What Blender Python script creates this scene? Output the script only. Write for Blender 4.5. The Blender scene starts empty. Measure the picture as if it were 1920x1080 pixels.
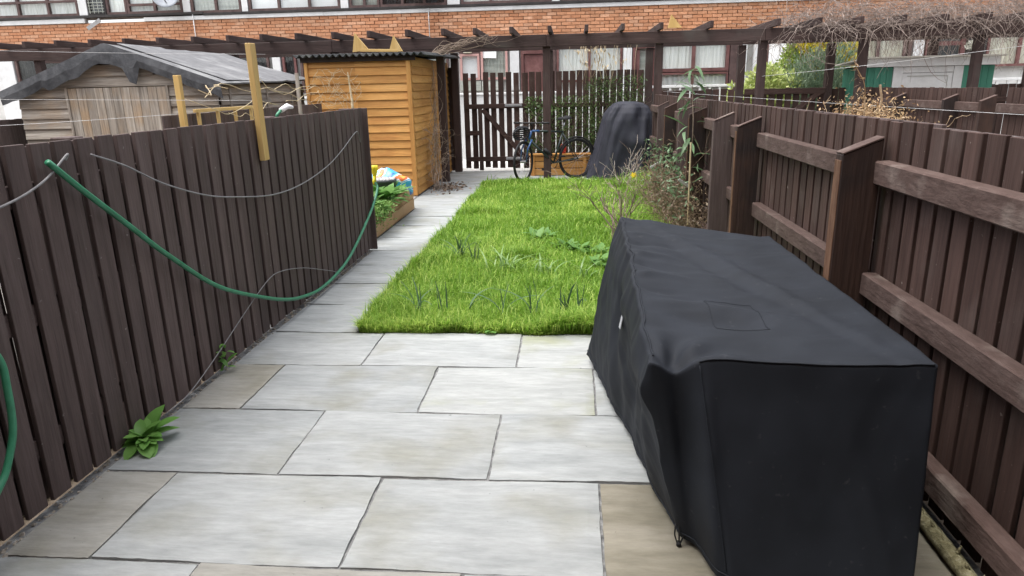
import bpy, bmesh, math, random
import numpy as np
from mathutils import Vector, Matrix, Euler
R = math.radians
rnd = random.Random(7)
S = bpy.context.scene
COL = S.collection

# ------------------------------------------------------------------ camera
PITCH, ROLL, YAW, CAMH = R(16.2), R(1.3), R(5.15), 1.55
fw = Vector((-math.sin(YAW)*math.cos(PITCH), math.cos(YAW)*math.cos(PITCH), -math.sin(PITCH)))
rt = Vector((math.cos(YAW), math.sin(YAW), 0)); up = rt.cross(fw)
r2 = rt*math.cos(ROLL)-up*math.sin(ROLL); u2 = rt*math.sin(ROLL)+up*math.cos(ROLL)
cd = bpy.data.cameras.new('camera'); cam = bpy.data.objects.new('camera', cd); COL.objects.link(cam)
cd.sensor_width = 36; cd.lens = 36*1300/1920; cd.clip_end = 500; cd.clip_start = 0.05
cam.matrix_world = Matrix(((r2.x, u2.x, -fw.x, 0), (r2.y, u2.y, -fw.y, 0), (r2.z, u2.z, -fw.z, CAMH), (0, 0, 0, 1)))
S.camera = cam

# ------------------------------------------------------------------ sky, sun, exposure
SUN_EL, SUN_AZ = R(72), R(245)          # azimuth clockwise from +Y
w = bpy.data.worlds.new('World'); S.world = w; w.use_nodes = True
nt = w.node_tree; bg = nt.nodes['Background']
sk = nt.nodes.new('ShaderNodeTexSky'); sk.sky_type = 'NISHITA'; sk.sun_disc = False
sk.sun_elevation = SUN_EL; sk.sun_rotation = SUN_AZ; sk.air_density = 1.0; sk.dust_density = 4.0; sk.ozone_density = 1.0
hs = nt.nodes.new('ShaderNodeHueSaturation'); hs.inputs['Saturation'].default_value = 0.26
nt.links.new(sk.outputs[0], hs.inputs['Color']); nt.links.new(hs.outputs[0], bg.inputs[0]); bg.inputs[1].default_value = 0.15
sl = bpy.data.lights.new('sun', 'SUN'); sl.energy = 0.75; sl.angle = R(60); sl.color = (1, 0.96, 0.9)
so = bpy.data.objects.new('sun', sl); COL.objects.link(so)
sd = Vector((math.sin(SUN_AZ)*math.cos(SUN_EL), math.cos(SUN_AZ)*math.cos(SUN_EL), math.sin(SUN_EL)))
so.rotation_euler = sd.to_track_quat('Z', 'Y').to_euler(); so.location = (0, -5, 12)
S.view_settings.view_transform = 'Standard'; S.view_settings.look = 'None'
S.view_settings.exposure = 1.68; S.view_settings.gamma = 1; S.view_settings.use_curve_mapping = False

# ------------------------------------------------------------------ materials
def L(*c):                                  # sRGB 0-255 -> linear
    return tuple(((v/255)/12.92 if v/255 <= .04045 else ((v/255+.055)/1.055)**2.4) for v in c)
MATS = {}
def mat(name, cols, axis=None, scale=6.0, stretch=12.0, rough=.75, bump=.25, rand=.25, blotch=None, blotch_scale=1.2,
        blotch_lo=.5, blotch_hi=.7, spec=.3, coat=0, trans=0, fine=60.0, metal=0, world=False, detail=6, streak=0, specks=None):
    """noise-ramped colour; axis = grain direction (local); rand = brightness spread from object to object"""
    key = (name, axis)
    if key in MATS: return MATS[key]
    m = bpy.data.materials.new(name); m.use_nodes = True; MATS[key] = m
    t = m.node_tree; N = t.nodes; K = t.links.new; b = N['Principled BSDF']
    tc = N.new('ShaderNodeTexCoord'); oi = N.new('ShaderNodeObjectInfo')
    off = N.new('ShaderNodeVectorMath'); off.operation = 'SCALE'; off.inputs[0].default_value = (37, 91, 53)
    K(oi.outputs['Random'], off.inputs['Scale'])
    ad = N.new('ShaderNodeVectorMath'); ad.operation = 'ADD'
    if world:
        ge = N.new('ShaderNodeNewGeometry'); K(ge.outputs['Position'], ad.inputs[0])
    else:
        K(tc.outputs['Object'], ad.inputs[0]); K(off.outputs[0], ad.inputs[1])
    mp = N.new('ShaderNodeMapping'); K(ad.outputs[0], mp.inputs['Vector'])
    sc = [scale]*3
    if axis: sc['XYZ'.index(axis)] = scale/stretch
    mp.inputs['Scale'].default_value = sc
    n1 = N.new('ShaderNodeTexNoise'); n1.inputs['Scale'].default_value = 1; n1.inputs['Detail'].default_value = detail
    n1.inputs['Roughness'].default_value = .65; K(mp.outputs[0], n1.inputs['Vector'])
    cr = N.new('ShaderNodeValToRGB'); e = cr.color_ramp.elements
    ps = np.linspace(.3, .7, len(cols))
    e[0].position = ps[0]; e[0].color = (*cols[0], 1); e[1].position = ps[-1]; e[1].color = (*cols[-1], 1)
    for p, c in zip(ps[1:-1], cols[1:-1]):
        q = e.new(p); q.color = (*c, 1)
    K(n1.outputs[0], cr.inputs[0]); colr = cr.outputs[0]
    if blotch:
        n2 = N.new('ShaderNodeTexNoise'); n2.inputs['Scale'].default_value = blotch_scale; n2.inputs['Detail'].default_value = 5
        K(ad.outputs[0], n2.inputs['Vector'])
        r_ = N.new('ShaderNodeMapRange'); r_.inputs[1].default_value = blotch_lo; r_.inputs[2].default_value = blotch_hi
        K(n2.outputs[0], r_.inputs[0])
        mx = N.new('ShaderNodeMixRGB'); K(r_.outputs[0], mx.inputs[0]); K(colr, mx.inputs[1]); mx.inputs[2].default_value = (*blotch, 1)
        colr = mx.outputs[0]
    if specks:
        n4 = N.new('ShaderNodeTexNoise'); n4.inputs['Scale'].default_value = 34; n4.inputs['Detail'].default_value = 3; K(ad.outputs[0], n4.inputs['Vector'])
        r4 = N.new('ShaderNodeMapRange'); r4.inputs[1].default_value = .72; r4.inputs[2].default_value = .78; K(n4.outputs[0], r4.inputs[0])
        m4 = N.new('ShaderNodeMixRGB'); K(r4.outputs[0], m4.inputs[0]); K(colr, m4.inputs[1]); m4.inputs[2].default_value = (*specks, 1); colr = m4.outputs[0]
    if streak:
        mp5 = N.new('ShaderNodeMapping'); s5 = [fine*1.1]*3
        if axis: s5['XYZ'.index(axis)] = fine*1.1/stretch
        mp5.inputs['Scale'].default_value = s5; K(ad.outputs[0], mp5.inputs['Vector'])
        n5 = N.new('ShaderNodeTexNoise'); n5.inputs['Scale'].default_value = 1; n5.inputs['Detail'].default_value = 5; n5.inputs['Roughness'].default_value = .7; K(mp5.outputs[0], n5.inputs['Vector'])
        r5 = N.new('ShaderNodeMapRange'); r5.inputs[1].default_value = .3; r5.inputs[2].default_value = .7; r5.inputs[3].default_value = 1-streak; r5.inputs[4].default_value = 1+streak; K(n5.outputs[0], r5.inputs[0])
        v5 = N.new('ShaderNodeVectorMath'); v5.operation = 'SCALE'; K(colr, v5.inputs[0]); K(r5.outputs[0], v5.inputs['Scale']); colr = v5.outputs[0]
    if rand:
        mr = N.new('ShaderNodeMapRange'); mr.inputs[3].default_value = 1-rand; mr.inputs[4].default_value = 1+rand
        K(oi.outputs['Random'], mr.inputs[0])
        vm = N.new('ShaderNodeVectorMath'); vm.operation = 'SCALE'; K(colr, vm.inputs[0]); K(mr.outputs[0], vm.inputs['Scale'])
        colr = vm.outputs[0]
    K(colr, b.inputs['Base Color'])
    b.inputs['Roughness'].default_value = rough; b.inputs['Specular IOR Level'].default_value = spec
    b.inputs['Metallic'].default_value = metal
    if coat: b.inputs['Coat Weight'].default_value = coat
    if bump:
        n3 = N.new('ShaderNodeTexNoise'); n3.inputs['Scale'].default_value = 1; n3.inputs['Detail'].default_value = 4
        mp3 = N.new('ShaderNodeMapping'); s3 = [fine]*3
        if axis: s3['XYZ'.index(axis)] = fine/stretch
        mp3.inputs['Scale'].default_value = s3; K(ad.outputs[0], mp3.inputs['Vector']); K(mp3.outputs[0], n3.inputs['Vector'])
        av = N.new('ShaderNodeMath'); av.operation = 'ADD'; K(n1.outputs[0], av.inputs[0]); K(n3.outputs[0], av.inputs[1])
        bp = N.new('ShaderNodeBump'); bp.inputs['Strength'].default_value = bump; bp.inputs['Distance'].default_value = .01
        K(av.outputs[0], bp.inputs['Height']); K(bp.outputs[0], b.inputs['Normal'])
    if trans:
        tr = N.new('ShaderNodeBsdfTranslucent'); K(colr, tr.inputs[0])
        ms = N.new('ShaderNodeMixShader'); ms.inputs[0].default_value = trans
        K(b.outputs[0], ms.inputs[1]); K(tr.outputs[0], ms.inputs[2]); K(ms.outputs[0], N['Material Output'].inputs[0])
    return m
def leafmat(name, c1, c2, c3=None, trans=.35, rough=.5, spec=.35):
    """leaf colour from a per-leaf 'var' attribute"""
    key = (name, None)
    if key in MATS: return MATS[key]
    m = bpy.data.materials.new(name); m.use_nodes = True; MATS[key] = m
    t = m.node_tree; N = t.nodes; K = t.links.new; b = N['Principled BSDF']
    at = N.new('ShaderNodeAttribute'); at.attribute_name = 'var'; oi = N.new('ShaderNodeObjectInfo')
    ad = N.new('ShaderNodeMath'); ad.operation = 'ADD'; ad.inputs[1].default_value = 0
    K(at.outputs['Fac'], ad.inputs[0])
    mo = N.new('ShaderNodeMath'); mo.operation = 'MULTIPLY_ADD'; K(oi.outputs['Random'], mo.inputs[0]); mo.inputs[1].default_value = .35
    K(ad.outputs[0], mo.inputs[2])
    cr = N.new('ShaderNodeValToRGB'); e = cr.color_ramp.elements
    e[0].position = 0; e[0].color = (*c1, 1); e[1].position = 1; e[1].color = (*(c3 or c2), 1)
    if c3: q = e.new(.55); q.color = (*c2, 1)
    K(mo.outputs[0], cr.inputs[0]); K(cr.outputs[0], b.inputs['Base Color'])
    b.inputs['Roughness'].default_value = rough; b.inputs['Specular IOR Level'].default_value = spec
    tr = N.new('ShaderNodeBsdfTranslucent'); K(cr.outputs[0], tr.inputs[0])
    ms = N.new('ShaderNodeMixShader'); ms.inputs[0].default_value = trans
    K(b.outputs[0], ms.inputs[1]); K(tr.outputs[0], ms.inputs[2]); K(ms.outputs[0], N['Material Output'].inputs[0])
    return m
def glassmat():
    if ('glass', None) in MATS: return MATS[('glass', None)]
    m = bpy.data.materials.new('window_glass'); m.use_nodes = True; MATS[('glass', None)] = m
    t = m.node_tree; N = t.nodes; K = t.links.new
    g = N.new('ShaderNodeBsdfGlossy'); g.inputs['Roughness'].default_value = .03; g.inputs[0].default_value = (.9, .93, .95, 1)
    tp = N.new('ShaderNodeBsdfTransparent'); tp.inputs[0].default_value = (.97, .98, .98, 1)
    lw = N.new('ShaderNodeLayerWeight'); lw.inputs[0].default_value = .5; pw = N.new('ShaderNodeMath'); pw.operation = 'POWER'; pw.inputs[1].default_value = 5; K(lw.outputs['Facing'], pw.inputs[0])
    fr = N.new('ShaderNodeMath'); fr.operation = 'MULTIPLY_ADD'; fr.inputs[1].default_value = .9; fr.inputs[2].default_value = .05; K(pw.outputs[0], fr.inputs[0])
    ms = N.new('ShaderNodeMixShader'); K(fr.outputs[0], ms.inputs[0]); K(tp.outputs[0], ms.inputs[1]); K(g.outputs[0], ms.inputs[2])
    K(ms.outputs[0], N['Material Output'].inputs[0]); return m

def fence_dark(ax): return mat('fence_stain_dark', [(.060, .042, .039), (.083, .059, .055), (.105, .077, .073)], ax, 14, 16, .78, .4, .2, streak=.22, specks=(.2, .18, .17),
                               blotch=(.092, .070, .066), blotch_scale=3, blotch_lo=.58, blotch_hi=.8)
def fence_brown(ax): return mat('fence_stain_brown', [(.036, .0195, .0155), (.053, .030, .0245), (.073, .044, .037)], ax, 14, 16, .78, .4, .22, streak=.22, specks=(.2, .17, .15),
                                blotch=(.088, .064, .056), blotch_scale=3, blotch_lo=.56, blotch_hi=.8)
def fence_rail(ax): return mat('fence_rail_weathered', [(.055, .034, .028), (.074, .047, .040), (.096, .066, .057)], ax, 26, 3.0, .88, .4, .12, streak=.12,
                               blotch=(.155, .122, .106), blotch_scale=6, blotch_lo=.58, blotch_hi=.75)
def post_red(ax): return mat('post_stain_red', [(.030, .017, .0135), (.044, .024, .018), (.066, .034, .023)], ax, 12, 14, .7, .5, .12, streak=.2,
                             blotch=(.02, .013, .012), blotch_scale=2.5, blotch_lo=.45, blotch_hi=.6)
def edge_orange(ax): return mat('post_edge_worn', [(.04, .02, .013), (.10, .05, .029), (.17, .095, .058)], ax, 20, 5, .7, .6, .1)
def perg(ax): return mat('pergola_stain', [(.030, .018, .016), (.047, .029, .026), (.066, .042, .038)], ax, 10, 14, .75, .35, .18, streak=.2,
                         blotch=(.06, .048, .043), blotch_scale=2.5, blotch_lo=.55, blotch_hi=.75)
def larch(ax): return mat('orange_cladding', [(.36, .165, .045), (.50, .25, .072), (.58, .32, .11)], ax, 9, 14, .65, .3, .16, streak=.16,
                          blotch=(.40, .175, .05), blotch_scale=2.2, blotch_lo=.55, blotch_hi=.75)
def new_timber(ax): return mat('new_timber', [(.40, .25, .085), (.50, .33, .12), (.56, .40, .18)], ax, 10, 14, .65, .3, .1)
def grey_wood(ax): return mat('weathered_wood', [(.15, .123, .10), (.28, .243, .205), (.42, .38, .33)], ax, 16, 22, .9, .7, .14, streak=.3,
                              blotch=(.28, .2, .13), blotch_scale=2.0, blotch_lo=.5, blotch_hi=.72)
def bed_wood(ax): return mat('planter_timber', [(.27, .155, .075), (.36, .225, .115), (.42, .28, .16)], ax, 10, 12, .8, .5, .1,
                             blotch=(.22, .13, .07), blotch_scale=3, blotch_lo=.55, blotch_hi=.7)

# ------------------------------------------------------------------ mesh helpers
def mesh(name, v, f, m=None, smooth=False):
    me = bpy.data.meshes.new(name); me.from_pydata([tuple(p) for p in v], [], f); me.update()
    if m: me.materials.append(m)
    if smooth: me.polygons.foreach_set('use_smooth', [True]*len(me.polygons))
    return me
class MB:
    def __init__(s): s.v = []; s.f = []; s.var = []
    def add(s, v, f, var=0.5):
        o = len(s.v); s.v += [tuple(p) for p in v]; s.f += [tuple(i+o for i in q) for q in f]; s.var += [var]*len(v)
    def box(s, x0, x1, y0, y1, z0, z1):
        s.add([(x0, y0, z0), (x1, y0, z0), (x1, y1, z0), (x0, y1, z0), (x0, y0, z1), (x1, y0, z1), (x1, y1, z1), (x0, y1, z1)],
              [(3, 2, 1, 0), (4, 5, 6, 7), (0, 1, 5, 4), (1, 2, 6, 5), (2, 3, 7, 6), (3, 0, 4, 7)])
    def prism(s, poly, d0, d1, axis='Y'):
        """poly in the two other axes, extruded d0..d1 along axis"""
        n = len(poly); P = lambda a, b, d: (d, a, b) if axis == 'X' else ((a, d, b) if axis == 'Y' else (a, b, d))
        s.add([P(a, b, d0) for a, b in poly]+[P(a, b, d1) for a, b in poly],
              [tuple(range(n)), tuple(range(2*n-1, n-1, -1))]+[((i+1) % n, i, n+i, n+(i+1) % n) for i in range(n)])
    def tube(s, pts, r, n=6, var=.5, caps=True):
        pts = [Vector(p) for p in pts]; k = len(pts)
        rs = r if isinstance(r, (list, tuple)) else [r]*k
        v = []; f = []; nrm = None
        for i, p in enumerate(pts):
            d = (pts[min(i+1, k-1)]-pts[max(i-1, 0)])
            if d.length < 1e-9: d = Vector((0, 0, 1))
            d.normalize()
            if nrm is None: nrm = d.orthogonal().normalized()
            else:
                nrm = nrm-d*nrm.dot(d)
                nrm = nrm.normalized() if nrm.length > 1e-6 else d.orthogonal().normalized()
            bi = d.cross(nrm)
            for j in range(n):
                a = 2*math.pi*j/n; v.append(p+(nrm*math.cos(a)+bi*math.sin(a))*rs[i])
        for i in range(k-1):
            for j in range(n):
                f.append((i*n+j, i*n+(j+1) % n, (i+1)*n+(j+1) % n, (i+1)*n+j))
        if caps and n > 2: f += [tuple(range(n-1, -1, -1)), tuple((k-1)*n+j for j in range(n))]
        s.add(v, f, var)
    def mesh(s, name, m, smooth=False):
        me = mesh(name, s.v, s.f, m, smooth)
        a = me.attributes.new('var', 'FLOAT', 'POINT'); a.data.foreach_set('value', s.var); return me
def crom(pts, n=6):
    P = [Vector(p) for p in pts]; P = [P[0]*2-P[1]]+P+[P[-1]*2-P[-2]]; out = []
    for i in range(1, len(P)-2):
        a, b, c, d = P[i-1:i+3]
        for k in range(n):
            t = k/n; out.append(.5*((2*b)+(c-a)*t+(2*a-5*b+4*c-d)*t*t+(3*b-a-3*c+d)*t**3))
    return out+[P[-2]]
BOX = {}
def cbox(sx, sy, sz, m, b=.003):
    """chamfered box, centred, shared between pieces of one size and material"""
    key = (round(sx, 4), round(sy, 4), round(sz, 4), m.name, b)
    if key in BOX: return BOX[key]
    x, y, z = sx/2, sy/2, sz/2; b = min(b, x*.45, y*.45, z*.45); v = []; idx = {}
    for sxn in (-1, 1):
        for syn in (-1, 1):
            for szn in (-1, 1):
                for a in range(3):
                    p = [sxn*(x-b), syn*(y-b), szn*(z-b)]; p[a] = (sxn*x, syn*y, szn*z)[a]
                    idx[(sxn, syn, szn, a)] = len(v); v.append(p)
    f = []
    for a in range(3):
        o = [i for i in range(3) if i != a]
        for sg in (-1, 1):
            q = []
            for s1, s2 in ((-1, -1), (1, -1), (1, 1), (-1, 1)):
                k = [0, 0, 0]; k[a] = sg; k[o[0]] = s1; k[o[1]] = s2; q.append(idx[(*k, a)])
            f.append(q)
    for a in range(3):                      # edge strips
        o = [i for i in range(3) if i != a]
        for s1 in (-1, 1):
            for s2 in (-1, 1):
                k0 = [0, 0, 0]; k1 = [0, 0, 0]; k0[a] = -1; k1[a] = 1
                for k in (k0, k1): k[o[0]] = s1; k[o[1]] = s2
                f.append([idx[(*k0, o[0])], idx[(*k1, o[0])], idx[(*k1, o[1])], idx[(*k0, o[1])]])
    for sxn in (-1, 1):
        for syn in (-1, 1):
            for szn in (-1, 1): f.append([idx[(sxn, syn, szn, a)] for a in range(3)])
    me = mesh('block', v, f, m)
    bm = bmesh.new(); bm.from_mesh(me); bmesh.ops.recalc_face_normals(bm, faces=bm.faces); bm.to_mesh(me); bm.free()
    BOX[key] = me; return me
def part(name, me, parent=None, loc=(0, 0, 0), rot=(0, 0, 0), scale=(1, 1, 1), kind=None, label=None):
    o = bpy.data.objects.new(name, me); COL.objects.link(o)
    o.location = loc; o.rotation_euler = rot; o.scale = scale
    if parent: o.parent = parent
    if kind: o['kind'] = kind
    if label: o['label'] = label
    return o
def block(name, parent, x, y, z, m, b=.003, rot=(0, 0, 0), base=(0, 0, 0), label=None):
    """box given by world ranges; base = the parent's world position"""
    return part(name, cbox(x[1]-x[0], y[1]-y[0], z[1]-z[0], m, b), parent,
                ((x[0]+x[1])/2-base[0], (y[0]+y[1])/2-base[1], (z[0]+z[1])/2-base[2]), rot, label=label)
def tag(o, label, cat, group=None):
    o['label'] = label; o['category'] = cat
    if group: o['group'] = group
    return o
def thing(name, label, cat, loc=(0, 0, 0), rz=0, group=None):
    o = bpy.data.objects.new(name, None); COL.objects.link(o); o.empty_display_size = .1
    o.location = loc; o.rotation_euler = (0, 0, rz); return tag(o, label, cat, group)
def struct(o): o['kind'] = 'structure'; return o
def leafshape(l, wd, curl=.25, seg=4, fold=.25, ob=1.0):
    """a leaf along +Y from the origin with midrib fold and droop"""
    v = []; f = []
    for i in range(seg+1):
        t = i/seg; hw = wd/2*math.sin(math.pi*min(1, (t*.92+.08)**ob))**(.8/ob) if 0 < t < 1 else .002
        y = l*t; z = -curl*l*t*t
        v += [(-hw, y, z+hw*fold), (0, y, z), (hw, y, z+hw*fold)]
    for i in range(seg):
        a = 3*i; f += [(a, a+1, a+4, a+3), (a+1, a+2, a+5, a+4)]
    return v, f
def np_leaves(pts, dirs, lens, wids, var, rs, tri=False):
    """many small rhombic leaves as one mesh: verts, faces, var (numpy)"""
    n = len(pts); d = dirs/np.linalg.norm(dirs, axis=1, keepdims=True)
    q = rs.normal(size=(n, 3)); sd = np.cross(d, q); sd /= np.linalg.norm(sd, axis=1, keepdims=True)+1e-9
    a = pts; b = pts+d*lens[:, None]*.5+sd*wids[:, None]*.5; c = pts+d*lens[:, None]; e = pts+d*lens[:, None]*.5-sd*wids[:, None]*.5
    V = np.stack([a, b, c, e], 1).reshape(-1, 3); F = np.arange(4*n).reshape(n, 4)
    return V, F, np.repeat(var, 4)
def np_mesh(name, V, F, var, m, smooth=False):
    me = bpy.data.meshes.new(name); n = len(F); k = F.shape[1]
    me.vertices.add(len(V)); me.vertices.foreach_set('co', V.astype(np.float32).ravel())
    me.loops.add(n*k); me.loops.foreach_set('vertex_index', F.astype(np.int32).ravel())
    me.polygons.add(n); me.polygons.foreach_set('loop_start', np.arange(0, n*k, k, dtype=np.int32))
    me.materials.append(m); me.update(calc_edges=True)
    a = me.attributes.new('var', 'FLOAT', 'POINT'); a.data.foreach_set('value', var.astype(np.float32))
    if smooth: me.polygons.foreach_set('use_smooth', [True]*n)
    return me
def twigs(mb, p, d, ln, r, depth, rg, spread=.6, up_=.15, kids=(2, 4), wig=.18, rmin=.0012, n=4, shrink=.62):
    """recursive bare branch"""
    p = Vector(p); d = Vector(d).normalized(); pts = [p]; rr = [r]; k = 5
    for i in range(k):
        d = (d+Vector((rg.gauss(0, wig), rg.gauss(0, wig), rg.gauss(0, wig)+up_*.3))).normalized()
        p = p+d*ln/k; pts.append(p); rr.append(max(rmin, r*(1-.55*(i+1)/k)))
    mb.tube(pts, rr, n, caps=False)
    if depth > 0:
        for _ in range(rg.randint(*kids)):
            i = rg.randint(1, k); dd = (d+Vector((rg.gauss(0, spread), rg.gauss(0, spread), rg.gauss(0, spread)+up_))).normalized()
            twigs(mb, pts[i], dd, ln*shrink*rg.uniform(.7, 1.2), rr[i]*.75, depth-1, rg, spread, up_, kids, wig, rmin, n, shrink)

# ================================================================== SETTING
soil = mat('soil', [(.05, .04, .03), (.09, .07, .05), (.14, .115, .09)], None, 9, 1, .95, .6, 0, world=True)
g = part('ground', mesh('ground', [(-60, -30, -.06), (60, -30, -.06), (60, 90, -.06), (-60, 90, -.06)], [(0, 1, 2, 3)], soil)); struct(g)
lanem = mat('lane_concrete', [(.42, .41, .39), (.5, .49, .47), (.56, .55, .53)], None, 3, 1, .85, .2, 0, blotch=(.4, .39, .36), world=True)
mb = MB(); mb.box(-20, 16, 13.46, 17.5, -.058, -.012); struct(part('back_lane', mb.mesh('back_lane', lanem)))
# left neighbour's yard and right neighbour's yard
yardm = mat('yard_paving', [(.3, .29, .27), (.4, .39, .37)], None, 3, 1, .9, .2, 0, blotch=(.25, .23, .2), world=True)
mb = MB(); mb.box(-9, -2.18, -1, 13.2, -.055, -.01); mb.box(1.45, 9, -1, 13.2, -.055, -.01); struct(part('neighbour_yard', mb.mesh('yard', yardm)))

# ---- patio of sandstone slabs
mort = mat('joint_mortar', [(.07, .07, .068), (.15, .15, .15), (.28, .28, .27)], None, 18, 1, .95, .8, 0, world=True)
patio = struct(part('patio', None)); mb = MB(); mb.box(-2.06, 1.34, -.6, 4.27, -.05, -.009); mb.box(-2.12, -1.39, 4.271, 9.12, -.05, -.0095); mb.box(-2.34, -1.39, 9.121, 13.4, -.05, -.0095); mb.box(-1.389, 1.34, 11.62, 13.4, -.05, -.014)
part('joint_bed', mb.mesh('joint_bed', mort), patio)
def slabmat(name, cols, blotch, lo, hi, bs):
    m = mat(name, cols, 'X', 8.0, 4.5, .85, .5, .05, streak=.13, specks=tuple(v*.72 for v in cols[0]), blotch=blotch, blotch_scale=bs, blotch_lo=lo, blotch_hi=hi, fine=34, spec=.15, detail=8)
    return m
SM = {'g': slabmat('sandstone_grey', [(.215, .227, .228), (.268, .28, .28), (.318, .329, .328)], (.215, .218, .196), .50, .72, 2.7),
      'p': slabmat('sandstone_pale', [(.23, .241, .24), (.284, .295, .293), (.33, .34, .338)], (.228, .23, .205), .50, .72, 2.4),
      't': slabmat('sandstone_tan', [(.15, .137, .104), (.20, .184, .146), (.245, .227, .187)], (.135, .122, .092), .5, .7, 2.5),
      'd': slabmat('sandstone_olive', [(.215, .208, .183), (.255, .248, .225), (.30, .295, .272)], (.195, .185, .152), .5, .7, 2.5),
      'a': slabmat('sandstone_algae', [(.235, .244, .24), (.288, .298, .292), (.332, .341, .335)], (.24, .25, .188), .50, .68, 2.4)}
def slab(x0, x1, y0, y1, k, z=0.0):
    gx, gy = 20, 13; j = .0048; sx, sy = x1-x0-2*j, y1-y0-2*j; v = []; f = []
    tx, ty, tz = rnd.uniform(-.002, .002), rnd.uniform(-.002, .002), rnd.uniform(-.002, .003)
    ph = [rnd.uniform(0, 6) for _ in range(4)]
    for a in range(gy+1):
        for b in range(gx+1):
            u, q = b/gx-.5, a/gy-.5; ex = ey = 0
            if b in (0, gx): ex = rnd.uniform(-.003, .0015)*(1 if b else -1)
            if a in (0, gy): ey = rnd.uniform(-.003, .0015)*(1 if a else -1)
            h = .0022*math.sin(5*u+ph[0]+2*q)+.0016*math.sin(9*q+ph[1]+4*u)+rnd.uniform(-.0005, .0005)
            if b in (0, gx) or a in (0, gy): h -= .0035
            v.append((u*sx+ex, q*sy+ey, h+tx*u+ty*q))
    W = gx+1
    for a in range(gy):
        for b in range(gx): f.append((a*W+b, a*W+b+1, (a+1)*W+b+1, (a+1)*W+b))
    ring = [b for b in range(W)]+[a*W+gx for a in range(1, gy+1)]+[gy*W+b for b in range(gx-1, -1, -1)]+[a*W for a in range(gy-1, 0, -1)]
    o = len(v)
    for i in ring: v.append((v[i][0], v[i][1], -.045))
    for i in range(len(ring)):
        n_ = (i+1) % len(ring); f.append((ring[n_], ring[i], o+i, o+n_))
    part('slab', mesh('slab', v, f, SM[k]), patio, ((x0+x1)/2, (y0+y1)/2, z+tz))
ys = [.15, .75, 1.345, 1.93, 2.50, 3.10, 3.69, 4.255]
rows = [([-2.008, -1.68, -.79, .11, 1.0, 1.3], 'dgpgt'), ([-2.008, -1.24, -.35, .55, 1.3], 'gpgd'),
        ([-2.008, -1.275, -.36, .54, 1.3], 'pdgp'), ([-2.008, -1.68, -.785, .11, 1.0, 1.3], 'dppttt'[:5]),
        ([-2.008, -1.24, -.345, .55, 1.3], 'gpgg'), ([-2.008, -1.69, -.77, .12, 1.0, 1.3], 'dgagg'), ([-2.008, -1.235, -.32, .58, 1.3], 'ppag')]
for i, (xs, ks) in enumerate(rows):
    for j in range(len(xs)-1): slab(xs[j], xs[j+1], ys[i], ys[i+1], ks[j])
py = [4.255, 4.87, 5.45, 6.06, 6.65, 7.27, 7.95, 8.55, 9.16, 9.77, 10.38, 10.99, 11.6]
for i in range(len(py)-1):
    slab(-1.995 if py[i] < 6.6 else -2.106 if py[i] < 9.1 else -2.30, -1.425, py[i], py[i+1], 'gpgg'[i % 4])
for i, (y0, y1) in enumerate(((11.61, 12.2), (12.2, 12.8), (12.8, 13.36))):
    xs = [-2.30, -1.4, -.5, .4, 1.3] if i % 2 else [-2.30, -1.0, -.1, .8, 1.3]
    for j in range(len(xs)-1): slab(xs[j], xs[j+1], y0, y1, 'gppg'[(i+j) % 4])
# soil and grit strip along the foot of the left fence
mb = MB(); rs = np.random.RandomState(4)
for _ in range(420):
    x, y = rs.uniform(-2.05, -1.99), rs.uniform(1.2, 6.7); s = rs.uniform(.004, .013)
    mb.tube([(x, y, -.012), (x+rs.uniform(-.3, .3)*s, y+rs.uniform(-1, 1)*s, -.012+s)], [s, s*.45], 5)
part('grit', mb.mesh('grit', mat('grit', [(.16, .14, .11), (.27, .24, .20), (.38, .35, .31)], None, 40, 1, .95, .3, 0, world=True)), None)
tag(bpy.data.objects['grit'], 'loose grit and soil along the foot of the left fence', 'gravel')['kind'] = 'stuff'

# ---- lawn
lawnm = mat('lawn_soil', [(.03, .045, .012), (.045, .07, .016), (.07, .095, .025)], None, 12, 1, .95, .6, 0, world=True)
v = []; f = []; nx, ny = 28, 60
for a in range(ny+1):
    for b in range(nx+1):
        x = -1.425+2.745*b/nx; y = 4.256+7.345*a/ny
        e = min((x+1.425)/.16, (y-4.256)/.16, (11.60-y)/.16, 1)
        v.append((x, y, -.010+.03*max(0, e)+.012*math.sin(2*x+1)*math.sin(1.3*y)*max(0, e)))
for a in range(ny):
    for b in range(nx): f.append((a*(nx+1)+b, a*(nx+1)+b+1, (a+1)*(nx+1)+b+1, (a+1)*(nx+1)+b))
lawn = struct(part('lawn', mesh('lawn', v, f, lawnm, True)))
rs = np.random.RandomState(11)
def fnoise(x, y, seed=0, sc=1.0):
    r_ = np.random.RandomState(seed); o = np.zeros_like(x)
    for k in range(9):
        a = r_.uniform(0, 6.28); fq = r_.uniform(1.2, 5.5)*sc; o += np.sin((x*math.cos(a)+y*math.sin(a))*fq+r_.uniform(0, 6.28))
    return o/3
NB = 240000
t = rs.uniform(0, 1, NB)**1.35
gx = rs.uniform(-1.42, 1.3, NB); gy = 4.27+7.35*t
ed = rs.uniform(0, 1, NB) < .05; gx = np.where(ed, -1.42+np.abs(rs.normal(0, .03, NB)), gx)
fe = rs.uniform(0, 1, NB) < .035; gy = np.where(fe, 4.265+np.abs(rs.normal(0, .03, NB)), gy)
nz = fnoise(gx, gy, 3); n2_ = fnoise(gx, gy, 5, 3)
cl_ = np.clip(n2_+.5*nz, 0, 2); hh = .036+.012*nz+.026*cl_**1.5+rs.exponential(.020, NB); hh = np.clip(hh, .016, .19)
gx = gx+.018*np.sin(gy*3.1+1)*(gx < -1.3)-.01*(gx < -1.35); gy = gy+(.012*np.sin(gx*7)+.010*np.sin(gx*17+2)-.012)*(gy < 4.4)
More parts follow.
